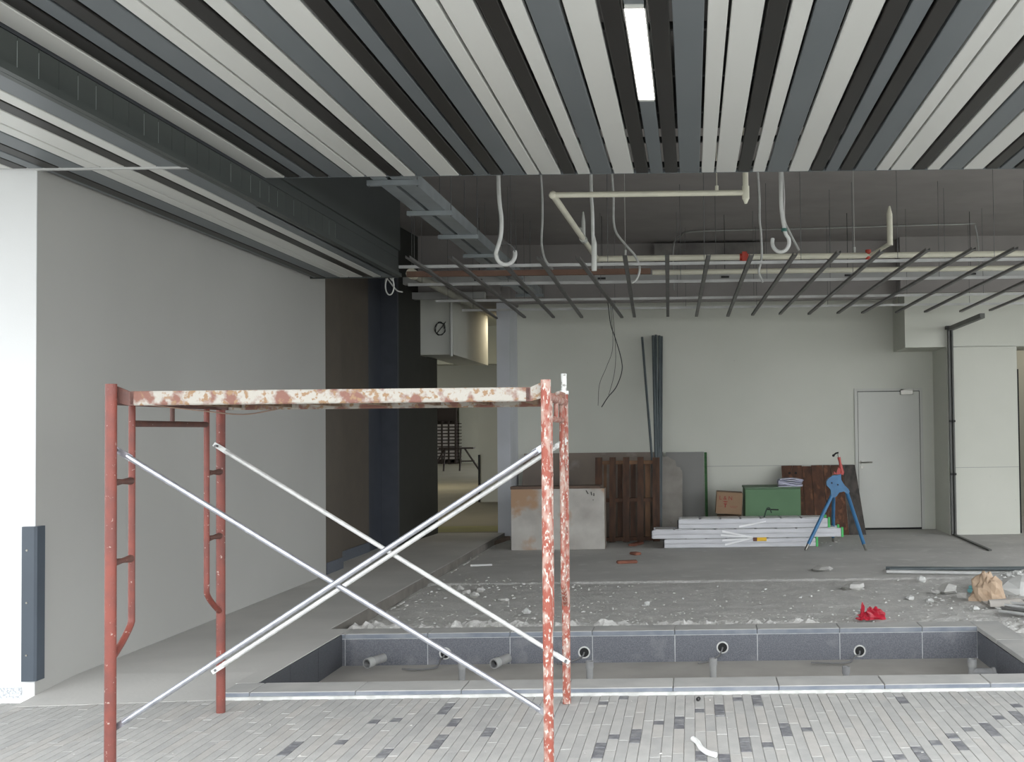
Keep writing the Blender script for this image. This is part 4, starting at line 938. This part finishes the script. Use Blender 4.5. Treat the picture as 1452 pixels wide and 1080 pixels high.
for i, (px, py, lb, w_) in enumerate(((889, 797, 'broken red-brown brick piece on the floor left of the ladders', .12), (902, 771.5, 'flat red-brown brick piece before the pallet', .16), (901, 785, 'small red-brown brick chip before the ladders', .07))):
    c = at(px, py, Z=-.04)
    T = Matrix.Translation((c.x, c.y, -.052)) @ Matrix.Rotation(.2 + i, 4, 'Z')
    M().cbox(-w_, w_, -.05, .05, 0, .035, .012, T).build('brick_piece', brickm, None, lb, 'brick')
# timber scraps by the column and at the walkway edge
for (p, q, m_, lb, z_, r_) in (((667, 800), (698, 799), chip_w, 'short white stick lying beside the walkway edge', ZF, .02), ((643, 797), (664, 788), chip, 'grey board scrap lying on the walkway edge', ZF + .0, .035), ((694, 768), (724, 757), mat('scrap_brown', (.17, .12, .09), (.12, .09, .07), .9, 5), 'brown timber scrap lying against the pale column', ZF + .0, .05)):
    A = at(*p, Z=z_ + r_); B = at(*q, Z=z_ + r_)
    if B.y > 15.2: B.y = 15.2
    if A.y - B.y > .5: pass
    d = (B - A).normalized(); n = Vector((-d.y, d.x, 0))
    M().plate([A - n * r_ - Vector((0, 0, r_)), A + n * r_ - Vector((0, 0, r_)), A + n * r_ * .8, A - n * r_ * .9], B - A).build('timber_scrap', m_, None, lb, 'scrap')
# red plastic bag
c = at(1233, 876, Z=-.03)
RB = M(); zb = -.045
def crumple(m, c, rx, ry, rz, sd, n=18, k=10, am=.7, hf=.25):
    vs = []; fs = []
    for i in range(k + 1):
        ph = math.pi * i / k
        for j in range(n):
            t = 2 * math.pi * j / n; d = Vector((math.sin(ph) * math.cos(t), math.sin(ph) * math.sin(t), math.cos(ph)))
            f_ = 1 + am * noise.noise(d * 2.3 + Vector((sd, 0, 0))) + hf * noise.noise(d * 6 + Vector((sd, 2, 0)))
            p = Vector((d.x * rx * f_, d.y * ry * f_, d.z * rz * f_)); vs.append(c + Vector((p.x, p.y, max(p.z, -.3 * rz))))
    for i in range(k):
        for j in range(n): q = (j + 1) % n; fs.append((i * n + j, (i + 1) * n + j, (i + 1) * n + q, i * n + q))
    m.add(vs, fs)
crumple(RB, Vector((c.x + .04, c.y, zb + .03)), .085, .07, .06, 4); crumple(RB, Vector((c.x - .05, c.y - .02, zb + .02)), .05, .05, .035, 9); crumple(RB, Vector((c.x - .055, c.y, zb + .055)), .017, .02, .065, 2)
RB.build('red_bag', redbag, None, 'crumpled red plastic bag lying on the back edge of the basin', 'bag')
# long pipes on the floor at right
for i, (p, q, lb) in enumerate((((1256, 804.8), (1480, 806), 'dark grey floor pipe at right, the farther of two'), ((1257, 809.5), (1480, 813), 'pale grey floor pipe at right, the nearer of two'))):
    A = at(*p, Z=ZF + .03); B = at(*q, Z=ZF + .03); B = A + (B - A) * 1.6; A.z = B.z = zrub(A.y) + .022
    M().poly([A, B], .020, 12).build('floor_pipe', chan_l if i else tube_g, None, lb, 'pipe', 'long pipes lying on the floor')
M().poly([at(1262, 807, Z=-.02), at(1262, 807, Z=-.02) + Vector((4, -.05, 0))], .018, 12).build('floor_pipe', tube_g, None, 'slim dark pipe lying between the two long floor pipes', 'pipe', 'long pipes lying on the floor')
# tan sack, pale sheet, cyan scrap, gravel
c = at(1402, 846, Z=-.03); m = M()
crumple(m, Vector((c.x - .01, c.y, -.03)), .15, .13, .20, 6, 24, 14, .45, .12); 
m.build('tan_sack', sack, None, 'crumpled tan paper sack slumped on the floor at the right edge', 'sack')
A = at(1403, 858, Z=-.03); m = M(); vs = []; 
for i in range(14):
    for j in range(5):
        u = i / 13; v = j / 4
        vs.append((A.x + u * 1.0, A.y + .02 + (v - .5) * .26 * (.4 + .6 * u) + u * .25, -.035 + .05 * math.sin(v * math.pi) + .03 * noise.noise(Vector((u * 6, v * 4, 1)))))
m.add(vs, [(i * 5 + j, (i + 1) * 5 + j, (i + 1) * 5 + j + 1, i * 5 + j + 1) for i in range(13) for j in range(4)], True)
m.box(A.x + .02, A.x + .99, A.y + .05, A.y + .35, -.055, -.045)
m.build('pale_sheet', cloth, None, 'pale crumpled sheet trailing right from the tan sack', 'sheet')
c = at(1383, 836.5, Z=-.03); T = Matrix.Translation((c.x, c.y, -.052)) @ Matrix.Rotation(.3, 4, 'Z')
m = M().cbox(-.06, .07, -.04, .05, 0, .035, .01, T).cbox(-.04, .06, -.03, .06, .034, .06, .008, T); m.build('cyan_scrap', cyan, None, 'folded cyan plastic scrap left of the tan sack', 'scrap')
gp = at(1446, 836, Z=-.03); m = M()
for i in range(900):
    a = rnd.random() * 6.28; r_ = math.sqrt(rnd.random()); x = gp.x + .12 + math.cos(a) * r_ * .48; y = gp.y + .25 + math.sin(a) * r_ * .40
    tet(m, Vector((x, y, -.06 + .17 * (1 - r_ ** 1.5))), rnd.uniform(.012, .028))
m.blob(Vector((gp.x + .12, gp.y + .25, -.06)), .44, .34, 3, 16, 8, .2)
m.build('gravel_heap', chip_w, None, 'heap of pale plaster gravel at the right edge behind the sack', 'gravel', kind='stuff')
# strips in a bundle at the right edge
for i in range(7):
    A = at(1418 + i * 4.0, 866 - i * 2.4, Z=-.03); B = A + Vector((.85, -1.0 + i * .06, 0))
    A.z = -.04 + .012 * (i % 3); B.z = -.04 + .012 * ((i + 1) % 3)
    d = (B - A).normalized(); n = Vector((-d.y, d.x, 0))
    lab = 'metal strip in the diagonal bundle at the right edge, counted %s from the basin' % ('first', 'second', 'third', 'fourth', 'fifth', 'sixth', 'seventh')[i]
    M().plate([A - n * .022, A + n * .022, A + n * .022 + Vector((0, 0, .008)), A - n * .022 + Vector((0, 0, .008))], B - A).plate([A - n * .022, A - n * .018, A - n * .018 + Vector((0, 0, .025)), A - n * .022 + Vector((0, 0, .025))], B - A).build('metal_strip', chan_l if i % 2 == 0 else channel, None, lab, 'strip', 'metal strips bundled on the floor')
